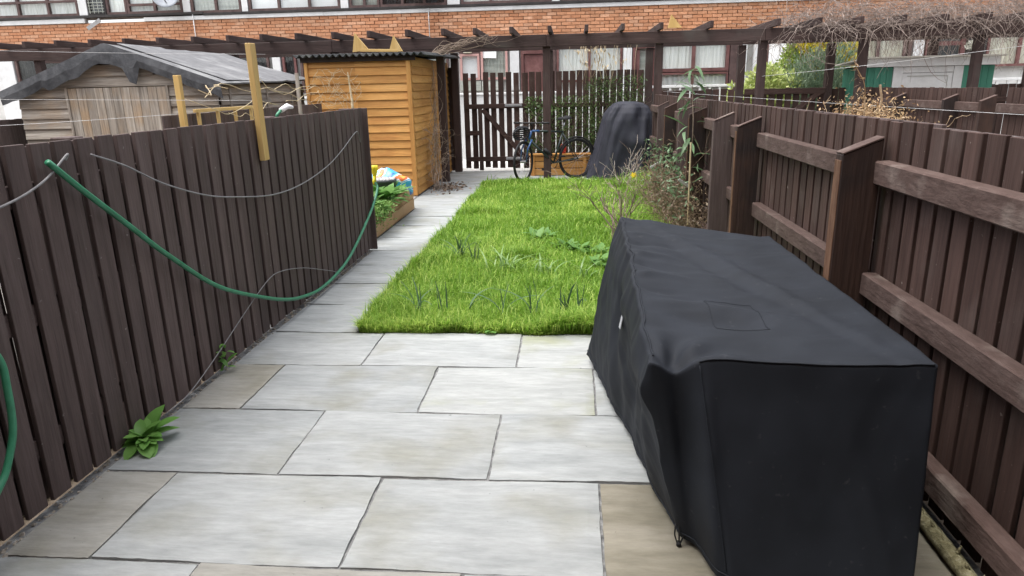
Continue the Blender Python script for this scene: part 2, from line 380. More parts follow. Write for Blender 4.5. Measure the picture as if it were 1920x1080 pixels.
# far right rough corner grows taller
hh *= 1+.9*np.clip((gx-.7)/.5, 0, 1)*np.clip((gy-6.5)/3, 0, 1)
az = rs.uniform(0, 6.283, NB); ef = np.exp(-(gy-4.25)/.05) > rs.uniform(0, 1.3, NB); az = np.where(ef, rs.normal(-1.57, .6, NB), az); hh = np.where(ef, np.minimum(hh, rs.uniform(.015, .04, NB)), hh); lean = rs.uniform(.15, 1.1, NB); wd = rs.uniform(.0018, .0036, NB)*(1+.12*(gy-4.3))
base = np.stack([gx, gy, np.interp(np.minimum(gy-4.25, gx+1.43), [0, .16], [-.006, .014])], 1); dr = np.stack([np.cos(az), np.sin(az), np.zeros(NB)], 1); pr_ = np.stack([-np.sin(az), np.cos(az), np.zeros(NB)], 1)
mid = base+dr*(hh*lean*.35)[:, None]; mid[:, 2] += hh*.62
tip = base+dr*(hh*lean*1.0)[:, None]; tip[:, 2] += hh*(1.0-.25*lean)
V = np.stack([base-pr_*wd[:, None], base+pr_*wd[:, None], mid+pr_*wd[:, None]*.8, mid-pr_*wd[:, None]*.8, tip], 1)
idx = np.arange(NB)[:, None]*5
F = np.concatenate([idx+np.array([[0, 1, 2]]), idx+np.array([[0, 2, 3]]), idx+np.array([[3, 2, 4]])], 1).reshape(-1, 3)
vr = np.clip(.30+.15*nz+.26*rs.normal(size=NB)-.10*cl_+.25*(rs.uniform(size=NB) < .06)+.25*np.exp(-(gy-4.26)/.08), 0, 1)
gm = leafmat('grass_blades', (.088, .18, .018), (.19, .36, .036), (.50, .62, .15), .5, .5, .3)
go = part('grass', np_mesh('grass', V.reshape(-1, 3), F, np.repeat(vr, 5), gm)); tag(go, 'bright green overgrown lawn grass beside the paved path', 'grass'); go['kind'] = 'stuff'

# ================================================================== LEFT FENCE
def board_fence(name, label, p0, p1, h, pitch, wd, th, m, side=1, rails=(.25, .75, 1.2), railm=None, back=True, z0=.03, posts=None, group=None, jit=.004, top=None):
    """run of upright boards from p0 to p1; front boards on the +normal*side face, rails behind, second row of boards behind the rails"""
    p0, p1 = Vector((*p0, 0)), Vector((*p1, 0)); d = p1-p0; n = max(1, int(round(d.length/pitch))); rz = math.atan2(d.y, d.x)
    o = thing(name, label, 'fence', p0, rz, group)
    mm = m('Z'); W_ = cbox(wd, th, h-z0, mm, .002)
    for i in range(n):
        x = (i+.5)*d.length/n
        part('board', W_, o, (x+rnd.uniform(-jit, jit), side*rnd.uniform(-.001, .002), (h+z0)/2+rnd.uniform(-.0025, .0025)), (0, rnd.uniform(-.004, .004), 0))
        if back and i < n-1:
            part('back_board', cbox(wd*1.2, th, h-z0, mm, .002), o, (x+d.length/n/2+rnd.uniform(-jit, jit), -side*(th+.036), (h+z0)/2-.01+rnd.uniform(-.006, .006)), (0, rnd.uniform(-.004, .004), 0))
    rm = (railm or m)('X')
    for z in rails:
        part('rail', cbox(d.length, .03, .085, rm, .004), o, (d.length/2, -side*(th/2+.017), z))
    if top: part('cap_batten', cbox(d.length, .05, .012, rm, .003), o, (d.length/2, -side*.02, h+.012))
    for x in posts or []:
        part('post', cbox(.09, .09, h, mm, .004), o, (x, -side*(th+.11), h/2))
    return o
# boards on the garden side (+X): direction -Y..+Y gives normal -X for +side, so side=-1
lf = board_fence('board_fence', 'long dark brown board fence on the left with a green hose', (-2.035, .55), (-2.0, 6.65), 1.385, .126, .098, .018, fence_dark, side=-1, posts=(.3, 2.3, 4.3, 6.0))
part('end_post', cbox(.022, .15, 1.37, fence_dark('Z'), .003), lf, (6.105, .02, .70))

# ================================================================== RIGHT FENCE (rails and fins on our side)
rf = thing('board_fence', 'dark brown board fence on the right with thick rails and upright fins', 'fence', (1.335, .6, 0))
mm = fence_brown('Z'); bw = cbox(.018, .094, 1.36, mm, .002); n = int((11.8-.6)/.12)
for i in range(n):
    y = .6+(i+.5)*.12; dz = -.012 if y < 2.8 else 0
    part('board', bw, rf, (rnd.uniform(-.001, .002), y-.6+rnd.uniform(-.003, .003), .70+dz+rnd.uniform(-.005, .005)), (rnd.uniform(-.004, .004), 0, 0))
    part('back_board', cbox(.018, .1, 1.36, fence_dark('Z'), .002), rf, (.075, y-.54+rnd.uniform(-.003, .003), .695+dz), (0, 0, 0))
rm = fence_rail('Y')
finy = [(1.05, 'r'), (3.09, 'r'), (5.02, 'r'), (5.85, 'd'), (7.05, 'r'), (7.75, 'd'), (9.05, 'r'), (9.8, 'd')]
cuts = [.62, 1.05, 3.09, 5.02, 7.05, 9.05, 11.8]
for zt in (1.215, .73, .215):
    for a, b in zip(cuts[:-1], cuts[1:]):
        part('rail', cbox(.062, b-a-.08, .098, rm, .006), rf, (-.042, (a+b)/2-.6, zt-.049+rnd.uniform(-.006, .006)), (rnd.uniform(-.003, .003), rnd.uniform(-.05, .02), 0))
for y, k in finy:
    mbx = MB(); th = .075 if y < 4 else .05; x0 = 1.13 if y < 8 else 1.15; x1 = 1.292
    zt0, zt1 = 1.245, 1.31
    mbx.prism([(x0-1.335, -.02), (x1-1.335, -.02), (x1-1.335, zt1), (x0-1.335, zt0)], -th/2, th/2, 'Y')
    fm = post_red('Z') if k == 'r' else fence_dark('Z')
    me = mbx.mesh('fin', fm); bm = bmesh.new(); bm.from_mesh(me); bmesh.ops.recalc_face_normals(bm, faces=bm.faces)
    bmesh.ops.bevel(bm, geom=list(bm.edges), offset=.004, segments=1, affect='EDGES'); bm.to_mesh(me); bm.free()
    fo = part('fin_post', me, rf, (0, y-.6, 0))
    if k == 'r':
        part('worn_edge', cbox(.004, th*.9, 1.2, edge_orange('Z'), .001), fo, (x0-1.337, 0, .62))
    part('sloped_top', cbox(.175, th+.006, .008, fence_rail('X'), .002), fo, ((x0+x1)/2-1.335, 0, (zt0+zt1)/2+.004), (0, -math.atan2(zt1-zt0, x1-x0), 0))
# mossy edging log at the foot
mb = MB(); pts = [(1.235, 1.2, .02), (1.245, 1.6, .03), (1.25, 2.0, .03), (1.252, 2.3, .035), (1.27, 2.7, .03), (1.27, 3.2, .03)]
mb.tube(crom(pts, 5), [.022+.006*rnd.random() for _ in range(26)], 7)
for i in range(8):
    y = 1.9+i*.07; mb.tube([(1.25, y, .05), (1.25+rnd.uniform(-.02, .02), y+.01, .05+rnd.uniform(.015, .03))], [.009, .002], 4)
tag(part('edging_branch', mb.mesh('branch', mat('mossy_bark', [(.10, .09, .05), (.2, .18, .1), (.32, .30, .2)], None, 30, 1, .95, .9, 0), True)), 'mossy broken branch lying at the foot of the right fence', 'branch')

# ================================================================== BLACK FURNITURE COVER
from mathutils import noise as mn
def fabric(name, c, rough, weave=420.0):
    m = bpy.data.materials.new(name); m.use_nodes = True; t = m.node_tree; N = t.nodes; K = t.links.new; b = N['Principled BSDF']
    tc = N.new('ShaderNodeTexCoord'); n1 = N.new('ShaderNodeTexNoise'); n1.inputs['Scale'].default_value = 4; n1.inputs['Detail'].default_value = 8
    K(tc.outputs['Object'], n1.inputs['Vector'])
    cr = N.new('ShaderNodeValToRGB'); e = cr.color_ramp.elements; e[0].position = .35; e[1].position = .75
    e[0].color = (*[v*.85 for v in c], 1); e[1].color = (*[v*1.35 for v in c], 1); K(n1.outputs[0], cr.inputs[0])
    nd = N.new('ShaderNodeTexNoise'); nd.inputs['Scale'].default_value = 38; nd.inputs['Detail'].default_value = 4; K(tc.outputs['Object'], nd.inputs['Vector'])
    rd = N.new('ShaderNodeMapRange'); rd.inputs[1].default_value = .66; rd.inputs[2].default_value = .84; rd.inputs[4].default_value = .45; K(nd.outputs[0], rd.inputs[0])
    md_ = N.new('ShaderNodeMixRGB'); K(rd.outputs[0], md_.inputs[0]); K(cr.outputs[0], md_.inputs[1]); md_.inputs[2].default_value = (.09, .09, .095, 1); K(md_.outputs[0], b.inputs['Base Color'])
    b.inputs['Roughness'].default_value = rough; b.inputs['Specular IOR Level'].default_value = .2
    mr = N.new('ShaderNodeMapRange'); mr.inputs[3].default_value = rough-.06; mr.inputs[4].default_value = rough+.1; K(n1.outputs[0], mr.inputs[0]); K(mr.outputs[0], b.inputs['Roughness'])
    n2 = N.new('ShaderNodeTexNoise'); n2.noise_type = 'RIDGED_MULTIFRACTAL'; n2.inputs['Scale'].default_value = 3.2; n2.inputs['Detail'].default_value = 3; n2.inputs['Distortion'].default_value = .8; K(tc.outputs['Object'], n2.inputs['Vector'])
    n3 = N.new('ShaderNodeTexNoise'); n3.inputs['Scale'].default_value = weave; K(tc.outputs['Object'], n3.inputs['Vector'])
    b1 = N.new('ShaderNodeBump'); b1.inputs['Strength'].default_value = .3; b1.inputs['Distance'].default_value = .008; K(n2.outputs[0], b1.inputs['Height'])
    b2 = N.new('ShaderNodeBump'); b2.inputs['Strength'].default_value = .15; b2.inputs['Distance'].default_value = .001; K(n3.outputs[0], b2.inputs['Height'])
    K(b1.outputs[0], b2.inputs['Normal']); K(b2.outputs[0], b.inputs['Normal']); return m
def furniture_cover():
    nu, nv, nw = 84, 150, 60
    T = {'nl': (.235, 1.99, .735), 'nr': (1.065, 1.97, .745), 'fl': (.262, 3.72, .865), 'fr': (1.075, 3.82, .735)}
    B = {'nl': (.375, 2.12, .03), 'nr': (1.05, 1.88, .008), 'fl': (.085, 3.80, .04), 'fr': (1.10, 3.95, .03)}
    T = {k: Vector(v) for k, v in T.items()}; B = {k: Vector(v) for k, v in B.items()}
    bil = lambda C, u, v: (C['nl']*(1-u)+C['nr']*u)*(1-v)+(C['fl']*(1-u)+C['fr']*u)*v
    def ridge(x): return math.exp(-x*x)
    def P(u, v, w):
        b_ = bil(B, u, v); b_.y -= .23*(min(1, u/.2)-u)*(1-v)**5; p = b_.lerp(bil(T, u, v), w)
        if w == 1 or True:
            k = w**3
            # top surface: sag between the frames and the raised far left corner
            p.z += k*(-.022*math.sin(math.pi*u)*math.sin(math.pi*v)+.03*ridge((u-.0)/.18)*math.sin(math.pi*min(1, v*1.1))*.6)
            # tension folds running from the left seam across the top
            for v0, sl, A, wdt, ln in ((.27, .1, .012, .018, .2), (.36, -.02, -.014, .02, .22), (.44, .12, .016, .018, .3), (.53, .05, -.016, .018, .2), (.62, .2, .015, .02, .25), (.72, .1, -.012, .02, .3), (.80, .16, .014, .02, .25)):
                p.z += k*A*ridge((v-v0-sl*u+.012*math.sin(14*u+v0*20))/wdt)*math.exp(-(u/ln)**2)*min(1, u*12+.15)
            q1 = v-(1.22-1.05*u-.25*u*u)+.05*math.sin(7*u)+.03*mn.noise(Vector((u*5, v*4, 2))); p.z += k*(.020*ridge(q1/.085)-.016*ridge((q1+.10)/.07))*ridge((u-.5)/.30)
            q2 = v-(.325-.15*u)+.012*math.sin(9*u); p.z += k*(.022*ridge(q2/.035)-.014*ridge((q2+.05)/.04))*ridge((u-.38)/.30)
            q3 = v-(.25-.02*u); p.z += k*.010*ridge(q3/.02)*ridge((u-.2)/.15)
            ca = math.atan2(v*1.8, (u-.07)*.83+1e-6); cr_ = math.hypot(v*1.8, (u-.07)*.83); p.z += k*.013*math.sin(ca*8+.6)*math.exp(-((cr_-.14)/.11)**2)
            # long shallow folds towards the fence side
            p.z += k*(.010*mn.noise(Vector((u*2.2+v*1.5, v*6, 3)))+.005*mn.noise(Vector((u*4+v*5, v*13-u*3, 9))))
            p.x += k*ridge(u/.06)*(.018*mn.noise(Vector((v*11, 2, 3)))+.008*mn.noise(Vector((v*26, 5, 3))))
            # droop of the near left top corner
            cu, cv = u/.17, v/.07
            p.z -= k*.05*ridge((u-.10)/.055)*ridge(v/.06)
            p.y += k*.03*ridge((u-.10)/.05)*ridge(v/.05)
        return p
    ids = {}; vs = []; info = []
    def vid(i, j, k):
        if (i, j, k) not in ids:
            ids[(i, j, k)] = len(vs); vs.append(P(i/nu, j/nv, k/nw)); info.append((i, j, k))
        return ids[(i, j, k)]
    f = []
    for i in range(nu):
        for j in range(nv): f.append((vid(i, j, nw), vid(i+1, j, nw), vid(i+1, j+1, nw), vid(i, j+1, nw)))
    for k in range(nw):
        for i in range(nu):
            f.append((vid(i, 0, k), vid(i+1, 0, k), vid(i+1, 0, k+1), vid(i, 0, k+1)))
            f.append((vid(i+1, nv, k), vid(i, nv, k), vid(i, nv, k+1), vid(i+1, nv, k+1)))
        for j in range(nv):
            f.append((vid(0, j+1, k), vid(0, j, k), vid(0, j, k+1), vid(0, j+1, k+1)))
            f.append((vid(nu, j, k), vid(nu, j+1, k), vid(nu, j+1, k+1), vid(nu, j, k+1)))
    # folds on the hanging sides
    for q, (i, j, k) in enumerate(info):
        u, v, w_ = i/nu, j/nv, k/nw; h = 1-w_; p = vs[q]
        if k < nw:
            if i == 0:
                a = .022*mn.noise(Vector((v*4+h*1.2, h*.9, 5)))+.013*mn.noise(Vector((v*10+h*4, h*1.6, 8)))+.004*mn.noise(Vector((v*26-h*3, h*4, 12)))
                a += .02*ridge((v-.80+.25*h)/.05)+.022*ridge((v-.42-.2*h)/.05)-.02*ridge((v-.28-.15*h)/.045)+.03*ridge((v-.12-.05*h)/.05)-.02*ridge((v-.60+.1*h)/.04)
                a *= .35+.65*math.sin(math.pi*min(1, h*1.05))
                p.x -= (a+.02*math.sin(math.pi*h))*min(1, h*3.0)+.045*ridge((h-.16)/.11)*(1-.5*v)
            if j == 0:
                a = .012*mn.noise(Vector((u*3+h, h*1.2, 15)))+.006*mn.noise(Vector((u*8-h*2, h*1.6, 18)))
                a += .035*ridge((u-.19+.06*h)/.035)-.045*ridge((u-.10+.03*h)/.04)+.012*ridge((u-.62-.3*h)/.04)*h
                p.y -= a*min(1, h*2.5)
            if i == nu: p.x += .008*mn.noise(Vector((v*6, h*2, 25)))*h
            if k < 3: p.z += .012*mn.noise(Vector((u*5, v*7, 40)))
    # round the edges like tight cloth over a frame
    adj = [set() for _ in vs]
    for q in f:
        for a in range(4): adj[q[a]].add(q[(a+1) % 4]); adj[q[(a+1) % 4]].add(q[a])
    for it in range(1):
        nvs = []
        for q, p in enumerate(vs):
            i, j, k = info[q]
            if k == 0: nvs.append(p); continue
            s = Vector((0, 0, 0))
            for a in adj[q]: s += vs[a]
            nvs.append(p.lerp(s/len(adj[q]), .5))
        vs = nvs
    # fine crumple
    for q, p in enumerate(vs):
        i, j, k = info[q]; a = Vector((p.x*2.6+p.y*1.3, p.y*5.5-p.x*2.0, p.z*2)); e_ = min(1, i/6, (nu-i)/6, j/6)
        if k == nw: p.z += e_*(-.011*abs(mn.noise(a))-.006*abs(mn.noise(a*2.3+Vector((3, 1, 0)))))
        elif j == 0: p.y += min(1, (nw-k)/8)*(.006*abs(mn.noise(Vector((p.x*4+p.z*1.2, p.z*1.0, 4))))+.003*abs(mn.noise(Vector((p.x*9-p.z*3, p.z*3, 7)))))
        elif i == 0: p.x += min(1, (nw-k)/8)*(.020*abs(mn.noise(Vector((p.y*3.4+p.z*2.5, p.z*1.2, 5))))+.008*abs(mn.noise(Vector((p.y*9-p.z*7, p.z*4, 8)))))
        p.z += .0012*mn.noise(p*9)+.0006*mn.noise(p*24)
        p.x += .002*mn.noise(p*8+Vector((9, 0, 0))); p.y += .002*mn.noise(p*8+Vector((0, 9, 0)))
    fb = fabric('cover_fabric_black', (.0118, .0138, .0185), .7)
    me = mesh('cover', vs, f, fb, True)
    o = thing('furniture_cover', 'large black fabric cover over garden furniture on the patio', 'furniture cover', (.65, 2.85, 0))
    c = part('cover', me, o, (-.65, -2.85, 0))
    # seam piping along the left top edge
    mb = MB(); pts = [vs[ids[(1, j, nw)]]+Vector((0, 0, .002)) for j in range(3, nv-1, 2)]
    mb.tube(pts, .0035, 5); part('seam', mb.mesh('seam', fb, True), c)
    mb = MB(); mb.tube([vs[ids[(0, j, 2)]]+Vector((-.002, 0, 0)) for j in range(nv, 0, -2)]+[vs[ids[(i, 0, 2)]]+Vector((0, -.002, 0)) for i in range(0, nu+1, 2)], .0028, 5); part('hem', mb.mesh('hem', fb, True), c)
    mb = MB(); iq = int(nu*.185); mb.tube([vs[ids[(iq, 0, k)]]+Vector((0, -.0015, 0)) for k in range(nw-1, 2, -2)], .0022, 5); mb.tube([vs[ids[(i, 0, nw)]]+Vector((0, -.001, .001)) for i in range(iq, nu, 2)], .0024, 5); part('panel_seam', mb.mesh('seam', fb, True), c)
    # drawstring with toggle at the near left corner, cloth label on the side
    mb = MB(); cm = mat('cord_black', [(.008, .008, .009), (.02, .02, .022)], None, 40, 1, .7, .2, 0)
    p = Vector((.372, 2.125, .05))
    for dx in (-.012, .0, .012): mb.tube(crom([p+Vector((dx, -.012, .035)), p+Vector((dx*1.3, -.02, -.0)), p+Vector((dx*.5, -.02, -.035))], 4), .0028, 5)
    mb.tube([p+Vector((0, -.02, -.03)), p+Vector((0, -.02, -.046))], .009, 7); part('drawstring', mb.mesh('drawstring', cm, True), o, (-.65, -2.85, 0))
    wl = mat('label_grey', [(.30, .31, .33), (.42, .43, .45)], None, 30, 1, .7, .1, 0)
    q = vs[ids[(0, int(nv*.47), int(nw*.70))]]
    part('cloth_label', cbox(.004, .030, .055, wl, .001), o, q-Vector((.65, 2.85, 0))-Vector((.006, 0, 0)), (0, .2, .1))
    # square patch stitched on top
    mb = MB(); pz = [vs[ids[(a, b, nw)]]+Vector((0, 0, .0015)) for a, b in ((26, 26), (44, 26), (44, 50), (26, 50), (26, 26))]
    pp = []
    for s0, s1 in zip(((26, 26), (44, 26), (44, 50), (26, 50)), ((44, 26), (44, 50), (26, 50), (26, 26))):
        for t_ in range(12):
            a = round(s0[0]+(s1[0]-s0[0])*t_/12); b = round(s0[1]+(s1[1]-s0[1])*t_/12); pp.append(vs[ids[(a, b, nw)]]+Vector((0, 0, .0022)))
    mb.tube(pp+[pp[0]], .0009, 4); part('patch_stitching', mb.mesh('stitching', fb, True), c)
    return o
furniture_cover()

# ================================================================== PERGOLA
pg = thing('pergola', 'long dark brown timber pergola across the end of the gardens', 'pergola', (0, 12.6, 0)); PB = (0, 12.6, 0)
PX = [-9.2, -7.45, -5.7, -3.95, -2.17, -.42, 1.38, 3.0, 4.54, 6.25, 7.9]
for x in PX:
    for y in (11.9, 13.32):
        if y > 12 and x < -3: continue
        w_ = .125 if y < 12 else .13
        block('post', pg, (x-w_/2, x+w_/2), (y-w_/2, y+w_/2), (-.05, 2.165 if y > 12 else 2.335), perg('Z'), .006, base=PB)
pb = [-10.2]+PX[1::2]+[9.2]
for a, b in zip(pb[:-1], pb[1:]):
    block('front_beam', pg, (a+.002, b-.002), (11.785, 11.832), (2.155, 2.34), perg('X'), .005, base=PB)
    block('back_beam', pg, (a+.002, b-.002), (13.20, 13.25), (2.17, 2.34), perg('X'), .005, base=PB)
rx = [-9.65+i*.585 for i in range(12)]+[-2.6, -2.02, -1.53, -.96, -.36, .22, .77, 1.35, 2.11, 3.09, 3.7, 4.3, 4.9, 5.5, 6.1, 6.7, 7.3, 7.9, 8.5]
for x in rx:
    y0 = 11.42+rnd.uniform(-.03, .03)
    block('rafter', pg, (x-.028, x+.028), (y0, 13.75), (2.345, 2.445+rnd.uniform(-.003, .003)), perg('Y'), .006, base=PB, rot=(0, 0, rnd.uniform(-.006, .006)))

# ================================================================== BACK GATE AND FENCES
gt = thing('garden_gate', 'dark brown slatted garden gate with diagonal brace', 'gate', (-2.02, 13.30, 0))
for i, x in enumerate([-1.975, -1.83, -1.60, -1.465, -1.32, -1.175, -1.035]):
    part('slat', cbox(.1, .02, 1.74, fence_brown('Z'), .003), gt, (x+2.02, 0, .935+rnd.uniform(-.015, .015)))
part('slat', cbox(.075, .04, 1.19, fence_brown('Z'), .003), gt, (.30, -.035, .62))
part('rail', cbox(1.13, .045, .085, fence_brown('X'), .004), gt, (.585, -.034, 1.205))
part('rail', cbox(1.13, .045, .085, fence_brown('X'), .004), gt, (.585, -.034, .235))
part('rail', cbox(.24, .045, .085, fence_brown('X'), .004), gt, (.14, -.034, .72))
part('brace', cbox(1.13, .04, .085, fence_brown('X'), .004), gt, (.72, -.036, .72), (0, R(49), 0))
for x in (-.37, -.27, -.17): part('closing_board', cbox(.098, .02, 1.9, fence_dark('Z'), .003), gt, (x, .075, .96))
part('hinge', cbox(.32, .012, .045, mat('zinc', [(.25, .25, .26), (.4, .4, .42)], None, 20, 1, .5, .2, 0, metal=.6), .003), gt, (.93, -.065, 1.215))
part('hinge', cbox(.32, .012, .045, mat('zinc', None), .003), gt, (.93, -.065, .245))
def picket(name, label, x0, x1, y, h, pitch, wd, m, rails, gaps=(), group=None, zj=.012, z0=.06):
    o = thing(name, label, 'fence', (x0, y, 0), 0, group); n = int(round((x1-x0)/pitch)); me = cbox(wd, .02, h-z0, m('Z'), .003)
    for i in range(n):
        x = (i+.5)*(x1-x0)/n
        if any(a < x < b for a, b in gaps): continue
        part('board', me, o, (x+rnd.uniform(-.004, .004), rnd.uniform(-.002, .002), (h+z0)/2+rnd.uniform(-zj, zj)), (0, rnd.uniform(-.006, .006), 0))
    for z in rails: part('rail', cbox(x1-x0, .045, .08, m('X'), .004), o, ((x1-x0)/2, -.034, z))
    return o
picket('picket_fence', 'tall dark picket fence behind the bicycle at the garden end', -.93, 1.30, 13.31, 1.80, .124, .107, fence_brown, (1.2, .3))
picket('picket_fence', 'dark picket fence across the right neighbour\'s garden end', 1.46, 2.92, 13.31, 1.42, .13, .11, fence_brown, (1.15, .3))
g2 = thing('garden_gate', 'neighbour\'s dark gate with diagonal brace beneath the vine tangle', 'gate', (3.07, 13.30, 0))
for i in range(10): part('slat', cbox(.11, .02, 1.35, fence_brown('Z'), .003), g2, (.075+i*.143, 0, .74+rnd.uniform(-.01, .01)))
for z in (1.36, .3): part('rail', cbox(1.4, .045, .1, fence_brown('X'), .004), g2, (.71, -.034, z))
part('brace', cbox(1.6, .04, .09, fence_brown('X'), .004), g2, (.72, -.036, .86), (0, R(-38), 0))
picket('picket_fence', 'dark fence beyond the neighbour\'s gate under the green shed', 4.62, 9.0, 13.35, 1.40, .125, .11, fence_brown, (1.15, .3))
# far side fence of the right neighbour's garden, seen from its rail side
f3 = thing('board_fence', 'far brown board fence with fin posts across the neighbour\'s garden', 'fence', (4.82, 6.2, 0))
bw3 = cbox(.018, .098, 1.36, fence_brown('Z'), .002)
for i in range(56):
    y = .05+i*.118
    if 2.28 < y < 2.42: continue
    part('board', bw3, f3, (rnd.uniform(-.002, .002), y, .735+rnd.uniform(-.006, .006)))
for a, b in ((0, 2.3), (2.4, 4.2), (4.2, 6.6)):
    for z in (1.2, .72, .25): part('rail', cbox(.06, b-a-.01, .1, fence_rail('Y'), .005), f3, (-.042, (a+b)/2, z))
for y in (.6, 2.38, 3.2, 4.6, 5.9):
    mbx = MB(); mbx.prism([(-.2, -.02), (-.04, -.02), (-.04, 1.335), (-.2, 1.27)], -.03, .03, 'Y'); fo = part('fin_post', mbx.mesh('fin', post_red('Z')), f3, (0, y, 0))
    part('sloped_top', cbox(.175, .066, .008, fence_rail('X'), .002), fo, (-.12, 0, 1.306), (0, -.385, 0))
# fence 2: behind the left fence
f2 = board_fence('board_fence', 'lower dark fence in front of the grey shed side wall', (-3.45, 5.75), (-3.62, 10.1), 1.375, .125, .115, .018, fence_dark, side=-1, back=False)
f4 = board_fence('board_fence', 'dark fence piece at the far left beside the grey shed', (-6.1, 5.6), (-6.95, 8.6), 1.30, .125, .118, .018, fence_dark, side=-1, back=False)
# pale batten frame on top of fence 2
bf = thing('batten_frame', 'pale new timber batten frame behind the left fence top', 'frame', (-3.40, 6.4, 1.0))
part('rail', cbox(.03, 1.25, .03, new_timber('Y'), .002), bf, (0, .42, .40))
for i in range(4): part('batten', cbox(.028, .028, .55, new_timber('Z'), .002), bf, (.004, -.15+i*.36, .11))
# stakes and posts
st = part('timber_post', cbox(.036, .07, .71, new_timber('Z'), .003), None, (-1.972, 4.36, 1.485), (R(.3), R(-.5), 0)); tag(st, 'tall yellow timber post fixed to the left fence', 'post')
st = part('timber_stake', cbox(.05, .05, .75, new_timber('Z'), .003), None, (-3.36, 5.92, 1.33)); tag(st, 'short yellow stake rising before the grey shed doors', 'stake')
st = part('timber_stake', cbox(.04, .04, .7, grey_wood('Z'), .003), None, (-3.47, 8.9, 1.42)); tag(st, 'thin weathered stake beside the orange shed front', 'stake')

# ================================================================== ORANGE SHED
os_ = thing('garden_shed', 'orange clapboard shed with corrugated roof beside the gate', 'shed', (-3.08, 11.85, 0)); OB = (-3.08, 11.85, 0)
X0, X1, Y0, Y1 = -3.86, -2.33, 10.30, 13.42
core = mat('shed_core', [(.05, .035, .02), (.08, .055, .03)], None, 8, 1, .9, .2, 0)
block('inner_wall', os_, (X0+.03, X1-.03), (Y0+.03, Y1-.03), (0, 1.99), core, base=OB)
nb = 17; hb = 1.97/nb
for i in range(nb):
    z = .02+(i+.5)*hb
    part('clapboard', cbox((X1-X0)*.47-.02, .02, hb+.02, larch('X'), .002), os_, (X0+(X1-X0)*.245-OB[0], Y0-.001-OB[1], z), (R(-9), 0, 0))
    part('clapboard', cbox((X1-X0)*.53-.05, .02, hb+.02, larch('X'), .002), os_, (X1-(X1-X0)*.265-.02-OB[0], Y0-.002-OB[1], z), (R(-9), 0, 0))
    for a, b in ((Y0+.045, 11.86), (11.86, Y1)):
        part('clapboard', cbox(.02, b-a-.004, hb+.02, larch('Y'), .002), os_, (X1+.001-OB[0], (a+b)/2-OB[1], z), (0, R(-9), 0))
part('corner_trim', cbox(.065, .05, 1.97, larch('Z'), .003), os_, (X1-.018-OB[0], Y0-.018-OB[1], .99))
part('corner_trim', cbox(.05, .045, 1.97, larch('Z'), .003), os_, (X0+.0-OB[0], Y0-.018-OB[1], .99))
part('fascia', cbox(X1-X0+.16, .025, .085, mat('dark_fascia', [(.02, .014, .011), (.04, .027, .02)], None, 10, 1, .8, .3, 0), .003), os_, (-.0, Y0-.05-OB[1], 1.985))
v = []; f = []; nxr = 150; xa, xb = X0-.14, X1+.25
for a, (yy, zz) in enumerate(((Y0-.14, 2.035), (Y0+1.5, 2.07), (Y1+.1, 2.10))):
    for b in range(nxr+1):
        x = xa+(xb-xa)*b/nxr; v.append((x-OB[0], yy-OB[1], zz+.021*math.sin(2*math.pi*x/.098)))
for a in range(2):
    for b in range(nxr): f.append((a*(nxr+1)+b, a*(nxr+1)+b+1, (a+1)*(nxr+1)+b+1, (a+1)*(nxr+1)+b))
rfm = mat('bitumen_sheet', [(.018, .019, .021), (.03, .032, .034), (.05, .052, .055)], None, 7, 1, .75, .3, 0, blotch=(.07, .07, .065), blotch_scale=3)
me = mesh('roof', v, f, rfm, True); ro = part('roof', me, os_); sm = ro.modifiers.new('thickness', 'SOLIDIFY'); sm.thickness = .012
# loose triangular timber offcuts
def tri_piece(name, label, loc, w1, h, rz=0):
    mbx = MB(); mbx.prism([(0, 0), (w1, 0), (w1*.22, h)], -.02, .02, 'Y')
    o = part(name, mbx.mesh(name, new_timber('Z')), None, loc, (0, 0, rz)); tag(o, label, 'timber bracket'); return o
t1 = thing('timber_bracket', 'yellow two-pointed timber bracket standing on the orange shed roof', 'timber bracket', (-3.36, 11.0, 2.11), R(-4))
mbx = MB(); mbx.prism([(0, 0), (.26, .02), (.05, .27)], -.02, .02, 'Y'); part('upright', mbx.mesh('upright', new_timber('Z')), t1)
mbx = MB(); mbx.prism([(.58, -.01), (.79, -.01), (.66, .22)], -.02, .02, 'Y'); part('upright', mbx.mesh('upright', new_timber('Z')), t1)
part('base_batten', cbox(.6, .044, .04, new_timber('X'), .003), t1, (.42, 0, .012), (0, R(2), 0))
tri_piece('timber_bracket', 'single yellow triangular timber bracket fixed on the pergola beam end', (1.44, 11.38, 2.352), .21, .19)

